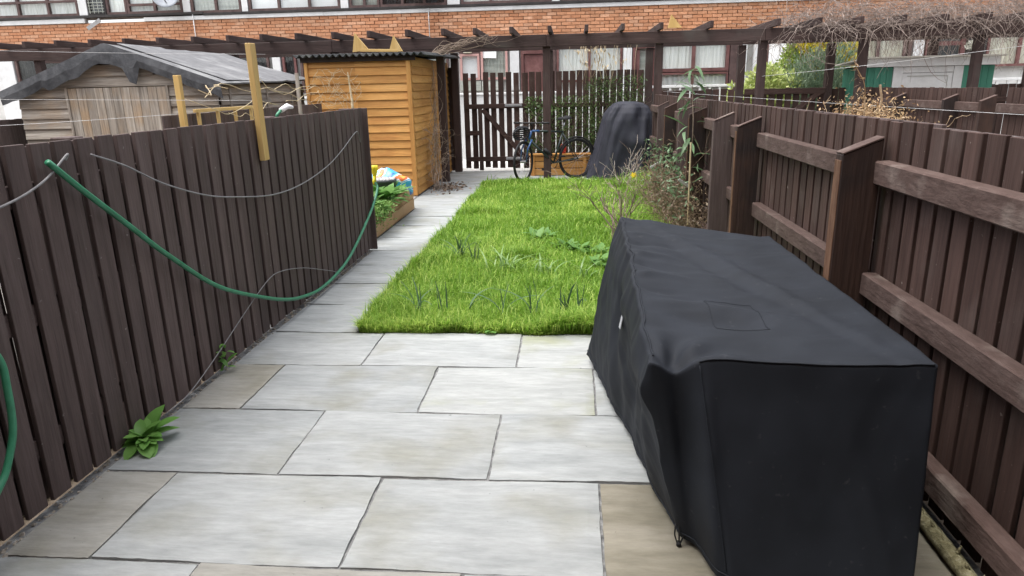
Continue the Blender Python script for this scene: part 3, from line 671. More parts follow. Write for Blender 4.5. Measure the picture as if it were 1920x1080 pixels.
# ================================================================== GREY SHED
gs = thing('garden_shed', 'weathered grey shed with black felt roof behind the left fence', 'shed', (-5.33, 8.05, 0)); GB = (-5.33, 8.05, 0)
GX0, GX1, GY0, GY1, EZ, RZ = -6.58, -4.10, 8.05, 10.7, 1.63, 2.06
mbx = MB(); mbx.prism([(GX0+.02-GB[0], 0), (GX1-.02-GB[0], 0), (GX1-.02-GB[0], EZ), (-.0, RZ-.02), (GX0+.02-GB[0], EZ)], .03, GY1-GY0, 'Y'); part('inner_wall', mbx.mesh('inner', core), gs)
for i in range(17):
    z = .06+i*.118
    def lim(zz):                            # gable limits at height
        if zz < EZ: return GX0, GX1
        t_ = (zz-EZ)/(RZ-EZ); return GX0+(0-(GX0-GB[0]))*t_, GX1-(GX1-GB[0])*t_
    a, b = lim(z+.06)
    if b-a < .3: continue
    segs = [(a, b)] if z > 1.66 else [(a, -5.95), (-4.70, b)]
    for c, d in segs:
        if d-c > .05: part('clapboard', cbox(d-c-.006, .018, .128, grey_wood('X'), .002), gs, ((c+d)/2-GB[0], -.004, z), (R(-10), 0, rnd.uniform(-.003, .003)))
    if z < EZ-.03:
        for c, d in ((GY0+.03, 9.35), (9.35, GY1)):
            part('clapboard', cbox(.018, d-c-.006, .128, grey_wood('Y'), .002), gs, (GX1+.003-GB[0], (c+d)/2-GB[1], z), (0, R(-10), 0))
for i in range(11):
    w_ = (5.93-4.72)/11; part('door_board', cbox(w_-.004, .02, 1.60, grey_wood('Z'), .002), gs, (-5.93+(i+.5)*w_-GB[0], -.016+(.002 if i % 3 else 0), .84))
for x in (-5.95, -4.70): part('door_frame', cbox(.03, .03, 1.62, grey_wood('Z'), .002), gs, (x-GB[0], -.018, .84))
for y in (8.3, 9.35, 10.2): part('batten', cbox(.02, .04, 1.5, grey_wood('Z'), .002), gs, (GX1+.018-GB[0], y-GB[1], .85))
felt = mat('roof_felt', [(.10, .10, .105), (.13, .13, .135), (.165, .165, .17)], None, 8, 1, .9, .25, 0, blotch=(.22, .22, .222), blotch_scale=2.0)
v = []; f = []; ny_ = 18; prof = [(GX0-.14, EZ-.02), (-5.95, 1.89), (GB[0], RZ+.06), (-4.75, 1.922), (GX1+.10, EZ+.03)]
for a in range(ny_+1):
    y = GY0-.10+(GY1-GY0+.22)*a/ny_
    for b, (x, z) in enumerate(prof):
        v.append((x-GB[0], y-GB[1], z+.012*a/ny_+(rnd.uniform(-.006, .006))+(.05*a/ny_ if b == 4 else 0)))
for a in range(ny_):
    for b in range(4): f.append((a*5+b, a*5+b+1, (a+1)*5+b+1, (a+1)*5+b))
ro = part('roof', mesh('roof', v, f, felt), gs); md = ro.modifiers.new('t', 'SOLIDIFY'); md.thickness = .02
# torn felt apron hanging over the gable
feltd = mat('roof_felt_edge', [(.045, .046, .051), (.065, .067, .073), (.10, .103, .11)], None, 14, 1, .8, .4, 0, blotch=(.12, .122, .13), blotch_scale=4)
v = []; f = []; K_ = 40
for b in range(K_+1):
    x = prof[0][0]+(prof[4][0]-prof[0][0])*b/K_
    z = np.interp(x, [p[0] for p in prof], [p[1] for p in prof])+.012
    dp = .16+.025*mn.noise(Vector((b*.31, 2.3, 0)))+.012*rnd.random()+(.05 if 8 < b < 26 else 0)+(.14 if b in (24, 25) else 0)-(.02 if 15 < b < 20 else 0)
    v += [(x-GB[0], -.108, z), (x-GB[0], -.115, z-dp*.5), (x-GB[0], -.085-.02*rnd.random(), z-dp)]
for b in range(K_):
    for c in (0, 1): f.append((3*b+c, 3*b+c+1, 3*b+4+c, 3*b+3+c))
ro = part('felt_apron', mesh('apron', v, f, feltd), gs); md = ro.modifiers.new('t', 'SOLIDIFY'); md.thickness = .006
part('felt_lap', cbox(1.36, .9, .006, felt, .002), gs, (.63, .62, 1.918), (0, math.atan2(.455, 1.33), 0))

# ================================================================== TERRACE HOUSE BEHIND
HY = 17.5
hs_ = thing('terrace_house', 'red brick terrace house with white bands and brown window frames', 'house', (-2, HY, 0)); HB = (-2, HY, 0)
wallm = mat('render_cream', [(.42, .41, .39), (.52, .51, .49), (.58, .57, .55)], None, 3, 1, .9, .2, 0, blotch=(.36, .35, .33), blotch_scale=.8)
white = mat('white_paint', [(.52, .52, .515), (.6, .6, .595), (.66, .66, .655)], None, 4, 1, .7, .15, .04, blotch=(.42, .415, .4), blotch_scale=1.5, blotch_lo=.6, blotch_hi=.8)
darkm = mat('dark_trim', [(.022, .02, .02), (.045, .04, .038)], None, 6, 1, .7, .2, .1)
redf = mat('red_brown_frame', [(.085, .036, .033), (.13, .056, .052), (.18, .09, .083)], None, 5, 1, .55, .15, .1)
brnf = mat('brown_frame', [(.052, .032, .03), (.085, .052, .048), (.12, .078, .07)], None, 5, 1, .6, .15, .1)
pinkf = mat('pink_frame', [(.42, .24, .22), (.5, .3, .27)], None, 5, 1, .6, .1, .05)
net = mat('net_curtain', [(.55, .55, .5), (.72, .72, .68), (.82, .82, .79)], 'Z', 14, 20, .9, .1, .1)
cream = mat('cream_curtain', [(.52, .48, .36), (.68, .64, .52), (.78, .75, .65)], 'Z', 12, 20, .9, .1, .1)
greyc = mat('grey_blind', [(.26, .27, .24), (.36, .37, .33), (.46, .47, .43)], 'X', 10, 10, .9, .1, .1)
whiteb = mat('white_blind', [(.82, .82, .81), (.88, .88, .87)], None, 5, 1, .8, 0, .03)
darki = mat('dark_room', [(.012, .012, .013), (.03, .03, .032), (.06, .058, .055)], None, 4, 1, .9, 0, .2)  # dark colour painted in for the unlit rooms behind panes
orgc = mat('orange_curtain', [(.3, .12, .05), (.45, .2, .09)], 'Z', 14, 20, .9, .1, .1)
glass = glassmat()
block('ground_floor_wall', hs_, (-16, 12), (HY+.13, HY+.4), (-.05, 2.60), wallm, .004, base=HB)
block('upper_wall', hs_, (-16, 12), (HY+.13, HY+.4), (3.40, 5.6), wallm, .004, base=HB)
block('roof_slab', hs_, (-16.3, 12.3), (HY-.25, HY+6), (5.6, 5.85), darkm, .01, base=HB)
block('brick_backing', hs_, (-16, 12), (HY+.06, HY+.35), (2.601, 3.30), mat('brick_mortar', [(.27, .15, .10), (.34, .21, .15)], None, 8, 1, .95, .4, 0), .003, base=HB)
block('white_band', hs_, (-10.55, -6.0), (HY-.03, HY+.12), (3.295, 3.385), white, .004, base=HB)
block('white_band', hs_, (-5.995, 12), (HY-.03, HY+.12), (3.292, 3.382), white, .004, base=HB)
block('white_band', hs_, (-16, -12.1), (HY-.03, HY+.12), (3.30, 3.41), white, .004, base=HB)
block('dark_sill', hs_, (-16, -9), (HY-.06, HY+.125), (3.415, 3.47), darkm, .004, base=HB)
block('dark_sill', hs_, (-8.995, 12), (HY-.06, HY+.125), (3.387, 3.44), darkm, .004, base=HB)
block('lintel_strip', hs_, (-16, 12), (HY+.02, HY+.128), (2.545, 2.598), darkm, .004, base=HB)
part('hanging_flashing', cbox(.42, .012, .09, mat('lead', [(.3, .3, .3), (.42, .42, .42)], None, 9, 1, .6, .2, 0), .003), hs_, (-11.85-HB[0], -.06, 3.26), (R(14), R(-28), 0))
# bricks: the 300 in plainest view singly, the others joined
def bmat(k): return mat('brick_%s' % 'abc'[k], [[(.42, .19, .10), (.50, .24, .13), (.56, .29, .17)], [(.38, .16, .08), (.45, .205, .107), (.51, .245, .135)], [(.46, .235, .135), (.54, .29, .175), (.60, .35, .225)]][k],
                       None, 22, 1, .9, .5, .16, blotch=(.62, .42, .30), blotch_scale=6, blotch_lo=.62, blotch_hi=.85)
bricks = []
for r_ in range(9):
    z = 2.605+(r_+.5)*.0762; o = .112*(r_ % 2)
    for i in range(124):
        x = -15.9+i*.225+o+rnd.uniform(-.004, .004)
        bricks.append((x, z))
bricks.sort(key=lambda p: abs(p[0]+1.0)+(6 if p[1] < 2.76 else 0))
bl = [cbox(.213, .05, .066, bmat(k), .003) for k in range(3)]
for i, (x, z) in enumerate(bricks[:300]):
    part('brick', bl[rnd.choice((0, 0, 1, 2))], hs_, (x-HB[0], .035+rnd.uniform(-.004, .004), z+rnd.uniform(-.002, .002)), (0, rnd.uniform(-.006, .006), 0))
mbs = [MB(), MB(), MB()]
for x, z in bricks[300:]:
    y = .01+rnd.uniform(-.004, .004); mbs[rnd.choice((0, 0, 1, 2))].box(x-.1065-HB[0], x+.1065-HB[0], y, y+.05, z-.033, z+.033)
for k, m_ in enumerate(mbs): part('brickwork', m_.mesh('brickwork', bmat(k)), hs_, kind='stuff')
def window(x0, x1, z0, z1, fm, cm, cols=1, rows=(), y=HY, fw_=.055, curtain_or_dark='fold', name='window'):
    """frame with panes and a curtain behind, dark where it paints an unlit room; rows = z of transoms; its panes and curtain are sub-parts"""
    cx, cz = (x0+x1)/2, (z0+z1)/2; mb = MB(); w2, h2 = (x1-x0)/2, (z1-z0)/2
    mb.box(-w2, w2, 0, .08, -h2, -h2+fw_); mb.box(-w2, w2, 0, .08, h2-fw_, h2)
    mb.box(-w2, -w2+fw_, .001, .079, -h2+fw_, h2-fw_); mb.box(w2-fw_, w2, .001, .079, -h2+fw_, h2-fw_)
    xs = [-w2+fw_]+[-w2+2*w2*i/cols for i in range(1, cols)]+[w2-fw_]
    for i in range(1, cols): mb.box(xs[i]-fw_*.55, xs[i]+fw_*.55, .002, .078, -h2+fw_, h2-fw_)
    for z in rows: mb.box(-w2+fw_, w2-fw_, .003, .077, z-cz-fw_*.5, z-cz+fw_*.5)
    o = part(name, mb.mesh('frame', fm), hs_, (cx-HB[0], y-.02-HB[1], cz))
    zs = [-h2+fw_]+[z-cz for z in rows]+[h2-fw_]
    for i in range(cols):
        for j in range(len(zs)-1):
            part('pane', cbox(xs[i+1]-xs[i]-.002, .006, zs[j+1]-zs[j]-.002, glass, .0005), o, ((xs[i]+xs[i+1])/2, .045, (zs[j]+zs[j+1])/2))
    n = max(8, int((x1-x0)*36)); v = []; f = []
    for i in range(n+1):
        x = -w2+.02+(2*w2-.04)*i/n; yy = .105+(.014*math.sin(i*1.9+rnd.uniform(-.5, .5)) if curtain_or_dark == 'fold' else 0)
        v += [(x, yy, -h2+.02), (x, yy, h2-.02)]
    for i in range(n): f.append((2*i, 2*i+2, 2*i+3, 2*i+1))
    part('curtain_or_dark', mesh('curtain_or_dark', v, f, cm, True), o)
    return o
def pil(x0, x1, z0, z1, m=white, y=HY): block('pilaster', hs_, (x0, x1), (y-.03, y+.125), (z0, z1), m, .004, base=HB)
# upper floor
UZ = 3.475; UT = 5.2
window(-14.6, -12.22, UZ, UT, brnf, net, 3, (3.82,)); pil(-12.2, -11.98, UZ, 5.59)
window(-11.97, -11.50, UZ, UT, darkm, darki, 1); window(-11.48, -10.95, UZ, UT, brnf, net, 1)
window(-10.94, -9.52, UZ, UT, brnf, net, 2, (3.68,)); pil(-9.5, -9.31, UZ, 5.59)
window(-9.3, -8.03, UZ-.03, UT, brnf, greyc, 2); pil(-8.01, -7.86, UZ-.03, 5.59)
window(-7.84, -5.57, UZ-.03, UT, brnf, whiteb, 3, curtain_or_dark='flat'); pil(-5.55, -5.36, UZ-.03, 5.59)
window(-5.34, -4.6, UZ-.03, UT, brnf, greyc, 2); window(-4.58, -2.98, UZ-.03, UT, brnf, darki, 3); pil(-2.96, -2.66, UZ-.03, 5.59)
window(-2.64, -.5, UZ-.03, UT, brnf, net, 3, (3.8,)); pil(-.48, -.3, UZ-.03, 5.59)
window(-.28, 1.9, UZ-.03, UT, brnf, greyc, 3); pil(1.92, 2.1, UZ-.03, 5.59); window(2.12, 4.3, UZ-.03, UT, brnf, net, 3, (3.8,)); pil(4.32, 4.5, UZ-.03, 5.59)
window(4.52, 6.8, UZ-.03, UT, brnf, cream, 3); pil(6.82, 7.0, UZ-.03, 5.59); window(7.02, 9.4, UZ-.03, UT, brnf, net, 3)
# something clipped on the lattice door: dark trellis, window-sill clutter
for i in range(5): part('lattice_bar', cbox(.4, .012, .012, greyc, .001), hs_, (-11.735-HB[0], -.035, 3.55+i*.07))
for i in range(4): part('lattice_bar', cbox(.012, .012, .34, greyc, .001), hs_, (-11.9+i*.11-HB[0], -.045, 3.68))
# ground floor
GT = 2.54
pil(-14.75, -14.25, 0, GT); window(-14.2, -12.85, 1.55, GT, brnf, darki, 2); pil(-12.8, -12.6, 0, GT)
window(-12.5, -10.4, 1.5, GT, brnf, net, 3); pil(-10.3, -10.1, 0, GT); window(-10.0, -8.6, 1.5, GT, brnf, darki, 2)
window(-8.5, -7.5, 1.5, GT, brnf, darki, 2); pil(-7.4, -7.2, 0, GT); window(-7.15, -6.8, 1.2, GT, redf, darki, 1); window(-6.7, -5.2, 1.5, GT, brnf, darki, 2)
pil(-5.1, -4.9, 0, GT); window(-4.8, -3.0, 1.5, GT, brnf, greyc, 2)
window(-2.72, -2.24, 1.72, 2.33, pinkf, whiteb, 1, curtain_or_dark='flat'); block('dark_panel', hs_, (-2.74, -2.22), (HY-.02, HY+.12), (2.34, 2.54), brnf, .003, base=HB)
block('extractor_hood', hs_, (-2.62, -2.42), (HY-.08, HY-.02), (2.345, 2.41), cream, .01, base=HB)
window(-2.21, -1.56, 1.72, GT, pinkf, greyc, 1)
part('paper_sheet', cbox(.34, .004, .26, whiteb, .001), hs_, (-2.0-HB[0], .015, 2.35), (0, .03, 0))
pil(-1.5, -1.28, 1.46, GT)
for w_ in (-2.72, -2.2): block('panel_below', hs_, (w_, w_+.5), (HY-.01, HY+.12), (1.47, 1.70), greyc, .003, base=HB)
def door(x0, x1, pm, transom=2.36, top=2.54, glazed=False):
    mb = MB(); mb.box(x0, x0+.07, HY-.03, HY+.1, 0, top); mb.box(x1-.07, x1, HY-.03, HY+.1, 0, top); mb.box(x0+.07, x1-.07, HY-.03, HY+.1, top-.06, top); mb.box(x0+.07, x1-.07, HY-.031, HY+.1, transom-.05, transom+.03)
    mb.v = [(a-HB[0], b-HB[1], c) for a, b, c in mb.v]
    o = part('door', mb.mesh('door_frame', redf), hs_)
    part('pane', cbox(x1-x0-.15, .006, top-transom-.1, glass, .001), o, ((x0+x1)/2-HB[0], .03, (top+transom)/2))
    part('transom_back', cbox(x1-x0-.15, .01, top-transom-.1, greyc, .001), o, ((x0+x1)/2-HB[0], .09, (top+transom)/2))
    if not glazed: part('leaf', cbox(x1-x0-.15, .045, transom-.08, pm, .004), o, ((x0+x1)/2-HB[0], .04, transom/2-.02))
    else:
        part('leaf', cbox(x1-x0-.15, .045, 1.2, redf, .004), o, ((x0+x1)/2-HB[0], .04, .62))
        part('stile', cbox(.1, .045, 1.1, redf, .004), o, (x0+.12-HB[0], .04, 1.78)); part('stile', cbox(.1, .045, 1.1, redf, .004), o, (x1-.12-HB[0], .04, 1.78))
        part('pane', cbox(x1-x0-.3, .006, 1.05, glass, .001), o, ((x0+x1)/2-HB[0], .045, 1.76)); part('blind', cbox(x1-x0-.3, .01, 1.05, pm, .001), o, ((x0+x1)/2-HB[0], .085, 1.76))
    return o
door(-1.24, -.52, redf, 2.34); block('dark_panel', hs_, (-.5, -.4), (HY-.02, HY+.12), (0, GT), brnf, .003, base=HB)
window(-.38, 1.18, 1.62, GT, redf, net, 2)
pil(1.20, 1.40, 0, GT); door(1.42, 2.0, greyc, 2.40, glazed=True)
window(2.02, 3.66, 1.80, GT, redf, net, 2, fw_=.075); window(2.02, 3.66, 1.44, 1.78, redf, net, 2, fw_=.045)
block('dark_panel', hs_, (3.68, 3.94), (HY-.02, HY+.12), (0, GT), brnf, .003, base=HB)
pil(3.96, 4.06, 0, GT); pil(4.22, 4.30, 0, GT, white, HY-.02)
window(4.32, 4.54, 1.5, GT, redf, net, 1, (2.25,)); pil(4.56, 5.16, 1.2, GT, whiteb); pil(5.18, 5.76, 1.2, GT, brnf); window(5.78, 7.62, 1.6, GT, brnf, cream, 3); pil(7.66, 7.74, 0, GT, brnf); pil(7.78, 8.0, 0, GT)
window(8.05, 8.9, 1.5, GT, redf, darki, 1, (2.28,), fw_=.09); window(8.95, 9.36, 1.2, GT, darkm, darki, 1); window(9.38, 11.5, 1.75, GT, redf, cream, 3)
pil(-16, -15.8, 0, GT)
# downpipe and cables on the brick band
for x, r_ in ((-9.27, .012), (-3.42, .010)):
    mb = MB(); mb.tube([(x-HB[0], -.045, 2.6), (x-HB[0], -.045, 3.42)], r_, 6); part('cable', mb.mesh('cable', white, True), hs_)
# satellite dishes
def dish(label, x, z, rz):
    o = thing('satellite_dish', label, 'satellite dish', (x, HY-.30, z), rz); v = []; f = []
    dm = mat('dish_grey', [(.25, .27, .3), (.34, .36, .39)], None, 6, 1, .5, .1, 0)
    for a in range(6):
        for b in range(24):
            t_ = a/5; an = 2*math.pi*b/24; v.append((.32*t_*math.cos(an), .09*t_*t_-.05, .34*t_*math.sin(an)))
    for a in range(5):
        for b in range(24): f.append((a*24+b, a*24+(b+1) % 24, (a+1)*24+(b+1) % 24, (a+1)*24+b))
    d_ = part('dish', mesh('dish', [(p[0], -p[1], p[2]) for p in v], f, dm, True), o, rot=(R(-18), 0, 0)); d_.modifiers.new('t', 'SOLIDIFY').thickness = .006
    mb = MB(); mb.tube([(0, .03, -.2), (0, -.35, -.12)], .012, 6); mb.tube([(0, -.33, -.14), (0, -.40, -.08)], .03, 7); mb.tube([(0, .05, 0), (0, .26, -.06)], .022, 6); part('arm', mb.mesh('arm', darkm, True), o)
dish('grey satellite dish on the upper wall at the left', -9.75, 3.86, R(20)); dish('grey satellite dish on the upper wall above the orange shed', -3.45, 3.84, R(-10))

# white rendered yard wall and white railing on the far side of the lane
yw = thing('yard_wall', 'low white yard wall seen through the garden gate gaps', 'wall', (-3, 15.7, 0)); block('wall', yw, (-9, 1.55), (15.7, 15.86), (-.05, 1.38), white, .01, base=(-3, 15.7, 0))
block('coping', yw, (-9.02, 1.57), (15.67, 15.89), (1.382, 1.43), white, .008, base=(-3, 15.7, 0))
wr = thing('white_railing', 'white timber railing in front of the house windows', 'railing', (5.5, 15.75, 0)); RB = (5.5, 15.75, 0)
block('top_rail', wr, (1.6, 9.8), (15.72, 15.78), (1.45, 1.50), white, .004, base=RB); block('bottom_rail', wr, (1.6, 9.8), (15.725, 15.775), (.12, .19), white, .004, base=RB)
for i in range(40): x = 1.68+i*.208; block('baluster', wr, (x-.022, x+.022), (15.73, 15.77), (.192, 1.448), white, .003, base=RB)
hb_ = thing('board_fence', 'dark backing boards behind the white railing', 'fence', (5.5, 16.1, 0))  # dark backing boards put in behind the railing gaps
for i in range(33): block('board', hb_, (1.6+i*.25, 1.84+i*.25), (16.1, 16.12), (0, 1.38), darkm, .002, base=(5.5, 16.1, 0))

# ================================================================== GREEN AND WHITE SHED (third garden)
gr = thing('garden_shed', 'green and white painted shed beyond the right fences', 'shed', (5.85, 13.0, 0)); RB = (5.85, 13.0, 0)
grn = mat('green_paint', [(.028, .125, .085), (.04, .16, .11), (.055, .19, .13)], 'Z', 6, 10, .6, .2, .1)
block('inner_wall', gr, (4.9, 6.85), (12.5, 13.55), (0, 1.74), darkm, base=RB)
for i in range(4): block('wall_board', gr, (4.88+i*.097, 4.975+i*.097), (12.46, 12.495), (0, 1.72), grn, .004, base=RB)
for i in range(5): block('wall_board', gr, (6.37+i*.097, 6.465+i*.097), (12.46, 12.495), (0, 1.72), grn, .004, base=RB)
for i in range(8): block('wall_board', gr, (4.86, 4.895), (12.5+i*.13, 12.628+i*.13), (0, 1.72), grn, .004, base=RB)
for x0, x1 in ((5.27, 5.42), (6.22, 6.366)): block('door_stile', gr, (x0, x1), (12.445, 12.495), (0, 1.72), white, .004, base=RB)
block('door_panel', gr, (5.424, 6.216), (12.46, 12.495), (0, 1.62), white, .004, base=RB); block('door_rail', gr, (5.424, 6.216), (12.45, 12.495), (1.625, 1.72), white, .004, base=RB)
for x0, x1, z0, z1 in ((5.50, 6.14, 1.565, 1.575), (6.13, 6.14, .3, 1.563)): block('panel_moulding', gr, (x0, x1), (12.452, 12.459), (z0, z1), greyc, .001, base=RB)
block('fascia', gr, (4.84, 6.9), (12.41, 12.455), (1.725, 1.855), white, .004, base=RB)
mbx = MB(); mbx.prism([(12.36-RB[1], 1.86), (13.75-RB[1], 1.78), (13.75-RB[1], 1.80), (12.36-RB[1], 1.885)], 4.78-RB[0], 6.96-RB[0], 'X'); part('roof', mbx.mesh('roof', mat('pale_roof', [(.42, .4, .35), (.55, .53, .48)], None, 5, 1, .8, .2, 0)), gr)
# ball of pale flowers in a pot on that roof
fp = thing('flower_pot', 'pale flowering plant standing on the green shed roof', 'plant', (6.63, 12.75, 1.865)); mb = MB(); mb.tube([(0, 0, 0), (0, 0, .09)], [.06, .08], 10); part('pot', mb.mesh('pot', darkm), fp)
rs = np.random.RandomState(31); q = rs.normal(size=(500, 3)); q /= np.linalg.norm(q, axis=1, keepdims=True); q = q*np.array([.13, .12, .10])*rs.uniform(.6, 1, (500, 1))+np.array([0, 0, .17])
V, F, vr = np_leaves(q, rs.normal(size=(500, 3)), rs.uniform(.02, .045, 500), rs.uniform(.015, .03, 500), rs.uniform(0, 1, 500), rs)
part('flowers', np_mesh('flowers', V, F, vr, leafmat('pale_flowers', (.16, .2, .12), (.5, .52, .45), (.75, .75, .7))), fp)

# ================================================================== THE HOUSE WHOSE PATIO THIS IS (behind the viewer, unseen; added and sized to shade the patio and cover)
oh = thing('terrace_house', 'brick rear wall of the house the patio belongs to, added unseen for its shade', 'house', (0, -.55, 0)); OHB = (0, -.55, 0)
ohm = mat('own_house_brick', [(.13, .06, .04), (.18, .085, .055), (.23, .115, .075)], None, 8, 1, .9, .3, 0)
block('rear_wall', oh, (-14, 14), (-.85, -.55), (-.05, 5.8), ohm, .01, base=OHB); block('eaves', oh, (-14.2, 14.2), (-3.5, -.30), (5.82, 6.0), darkm, .01, base=OHB)
block('patio_door', oh, (-.5, .9), (-.54, -.50), (.1, 2.2), darki, .005, base=OHB); block('window_frame', oh, (-2.2, -.8), (-.54, -.50), (3.2, 4.4), brnf, .005, base=OHB)

# ================================================================== SHRUBS AND HEDGES BEYOND
barkm = mat('bark_twig', [(.13, .095, .07), (.22, .17, .13), (.32, .26, .21)], None, 25, 1, .9, .4, 0)
def shrub(name, label, c, rad, n, ll, lw, lm, seed, up_=.3, stems=9, cat='shrub', group=None, flat=.65, lobes=7):
    """stems plus a crown of leaves in uneven lobes"""
    rs = np.random.RandomState(seed); o = thing(name, label, cat, (c[0], c[1], 0), 0, group); rg = random.Random(seed)
    mb = MB(); top = c[2]
    for i in range(stems):
        a = rg.uniform(0, 6.28); twigs(mb, (rg.uniform(-.05, .05), rg.uniform(-.05, .05), 0), (math.cos(a)*.35, math.sin(a)*.35, 1), top*.75, .012, 2, rg)
    part('stems', mb.mesh('stems', barkm), o)
    lc = rs.normal(size=(lobes, 3))*np.array(rad)*.42; lr = rs.uniform(.42, .72, lobes); pk = rs.randint(0, lobes+2, n)
    d = rs.normal(size=(n, 3)); d /= np.linalg.norm(d, axis=1, keepdims=True); rr = rs.uniform(.35, 1, (n, 1))**flat
    P_ = np.where((pk >= lobes)[:, None], d*rr*np.array(rad)*.95, lc[np.minimum(pk, lobes-1)]+d*rr*np.array(rad)*lr[np.minimum(pk, lobes-1)][:, None])
    P_[:, 2] += c[2]; k = P_[:, 2] > .05; P_ = P_[k]; d = d[k]; m_ = len(P_)
    D = d+rs.normal(size=(m_, 3))*.6; D[:, 2] += up_
    V, F, vr = np_leaves(P_, D, rs.uniform(.6, 1.3, m_)*ll, rs.uniform(.6, 1.3, m_)*lw, np.clip(rs.normal(.4, .2, m_), 0, 1), rs)
    part('crown', np_mesh('crown', V, F, vr, lm), o); return o
shrub('laurel_bush', 'round yellow-green laurel bush behind the neighbour\'s fence', (3.85, 14.6, 1.25), (.62, .45, .68), 4200, .10, .055, leafmat('laurel_leaf', (.16, .24, .05), (.38, .46, .14), (.6, .64, .28), .35), 3)
shrub('conifer_hedge', 'blue-green feathery conifer hedge beside the green shed', (4.95, 14.6, 1.1), (.72, .5, .72), 10000, .12, .02, leafmat('conifer_leaf', (.10, .16, .095), (.18, .25, .16), (.28, .35, .24), .3), 5, up_=1.6, lobes=10)
shrub('conifer_hedge', 'darker end of the conifer hedge left of the green shed', (4.45, 14.75, 1.1), (.36, .45, .85), 3500, .10, .016, leafmat('conifer_leaf', None, None), 6, up_=1.6)
shrub('forsythia_bush', 'bright yellow flowering bush behind the conifer hedge', (5.1, 15.2, 1.82), (.62, .3, .42), 9000, .06, .045, leafmat('yellow_flower', (.3, .32, .04), (.7, .58, .03), (.82, .7, .08), .35), 8)
shrub('green_bush', 'leafy green bush between laurel and yellow flowers', (4.55, 15.2, 1.80), (.36, .3, .42), 4500, .065, .04, leafmat('mid_leaf', (.09, .16, .02), (.2, .3, .05), (.42, .46, .09), .35), 9)

# ================================================================== RAISED BED WITH PLANTS
rb = thing('raised_bed', 'low timber raised bed against the end of the left fence', 'planter', (-2.45, 8.05, 0)); RB = (-2.45, 8.05, 0)
for z0, z1 in ((.0, .145), (.15, .30)):
    block('side_board', rb, (-2.155, -2.11), (7.05, 9.1), (z0+.004, z1), bed_wood('Y'), .004, base=RB)
    block('end_board', rb, (-2.9, -2.16), (7.045, 7.09), (z0+.004, z1), bed_wood('X'), .004, base=RB); block('end_board', rb, (-2.9, -2.16), (9.06, 9.105), (z0+.004, z1), bed_wood('X'), .004, base=RB)
    block('side_board', rb, (-2.945, -2.902), (7.05, 9.1), (z0+.004, z1), bed_wood('Y'), .004, base=RB)
block('soil', rb, (-2.9, -2.156), (7.092, 9.058), (.01, .25), mat('dark_soil', [(.02, .015, .01), (.05, .038, .027)], None, 20, 1, .95, .8, 0), .01, base=RB)
def leafmesh(l, wd, lm, curl=.3, seg=5, fold=.25, ob=1.0):
    v, f = leafshape(l, wd, curl, seg, fold, ob); mb = MB(); mb.add(v, f, .35); return mb.mesh('leaf', lm, True)
LM = leafmat('foxglove_leaf', (.08, .19, .045), (.16, .32, .09), (.28, .43, .15), .4, .5)
lsh = [leafmesh(.22, .125, LM, .45, 6, .15), leafmesh(.18, .105, LM, .6, 6, .2), leafmesh(.25, .13, LM, .35, 6, .15)]
def rosette(name, label, loc, n, shapes, sc=(.7, 1.2), el=(.1, 1.2), cat='plant', group=None, seed=1, sp=.03):
    rg = random.Random(seed); o = thing(name, label, cat, loc, 0, group)
    for i in range(n):
        a = i*2.4+rg.uniform(-.3, .3); e = rg.uniform(*el); s = rg.uniform(*sc)
        part('leaf', rg.choice(shapes), o, (rg.uniform(-sp, sp), rg.uniform(-sp, sp), rg.uniform(0, .02)), (e, 0, a), (s, s, s))
    return o
k = 0
for i, (x, y, n, s) in enumerate(((-2.24, 7.35, 22, 1.15), (-2.3, 7.65, 24, 1.3), (-2.22, 7.95, 24, 1.35), (-2.42, 7.45, 20, 1.3), (-2.24, 8.3, 22, 1.3), (-2.45, 8.05, 20, 1.3), (-2.25, 8.62, 14, 1.1))):
    rosette('leafy_plant', ['broad-leaved plant at the near corner of the raised bed', 'second broad-leaved plant along the raised bed edge', 'tallest broad-leaved plant in the middle of the raised bed', 'leafy plant by the fence end in the raised bed',
            'broad-leaved plant fourth along the raised bed edge', 'leafy plant beside the grey pot in the raised bed', 'leafy plant at the far end of the raised bed'][i], (x, y, .25), n, lsh, (.7*s, 1.15*s), (.15, 1.25), group='raised bed plants', seed=40+i)
rs = np.random.RandomState(51); n = 1800
P_ = np.stack([rs.normal(-2.12, .05, n), rs.normal(7.40, .2, n), .34-np.abs(rs.normal(0, .09, n))], 1)
V, F, vr = np_leaves(P_, rs.normal(size=(n, 3))+np.array([.6, -.2, .3]), rs.uniform(.02, .05, n), rs.uniform(.008, .02, n), rs.uniform(0, 1, n), rs)
fo = part('trailing_herb', np_mesh('herb', V, F, vr, leafmat('herb_leaf', (.06, .14, .03), (.12, .24, .05), (.22, .34, .1), .35))); tag(fo, 'feathery herb trailing over the raised bed front', 'plant')
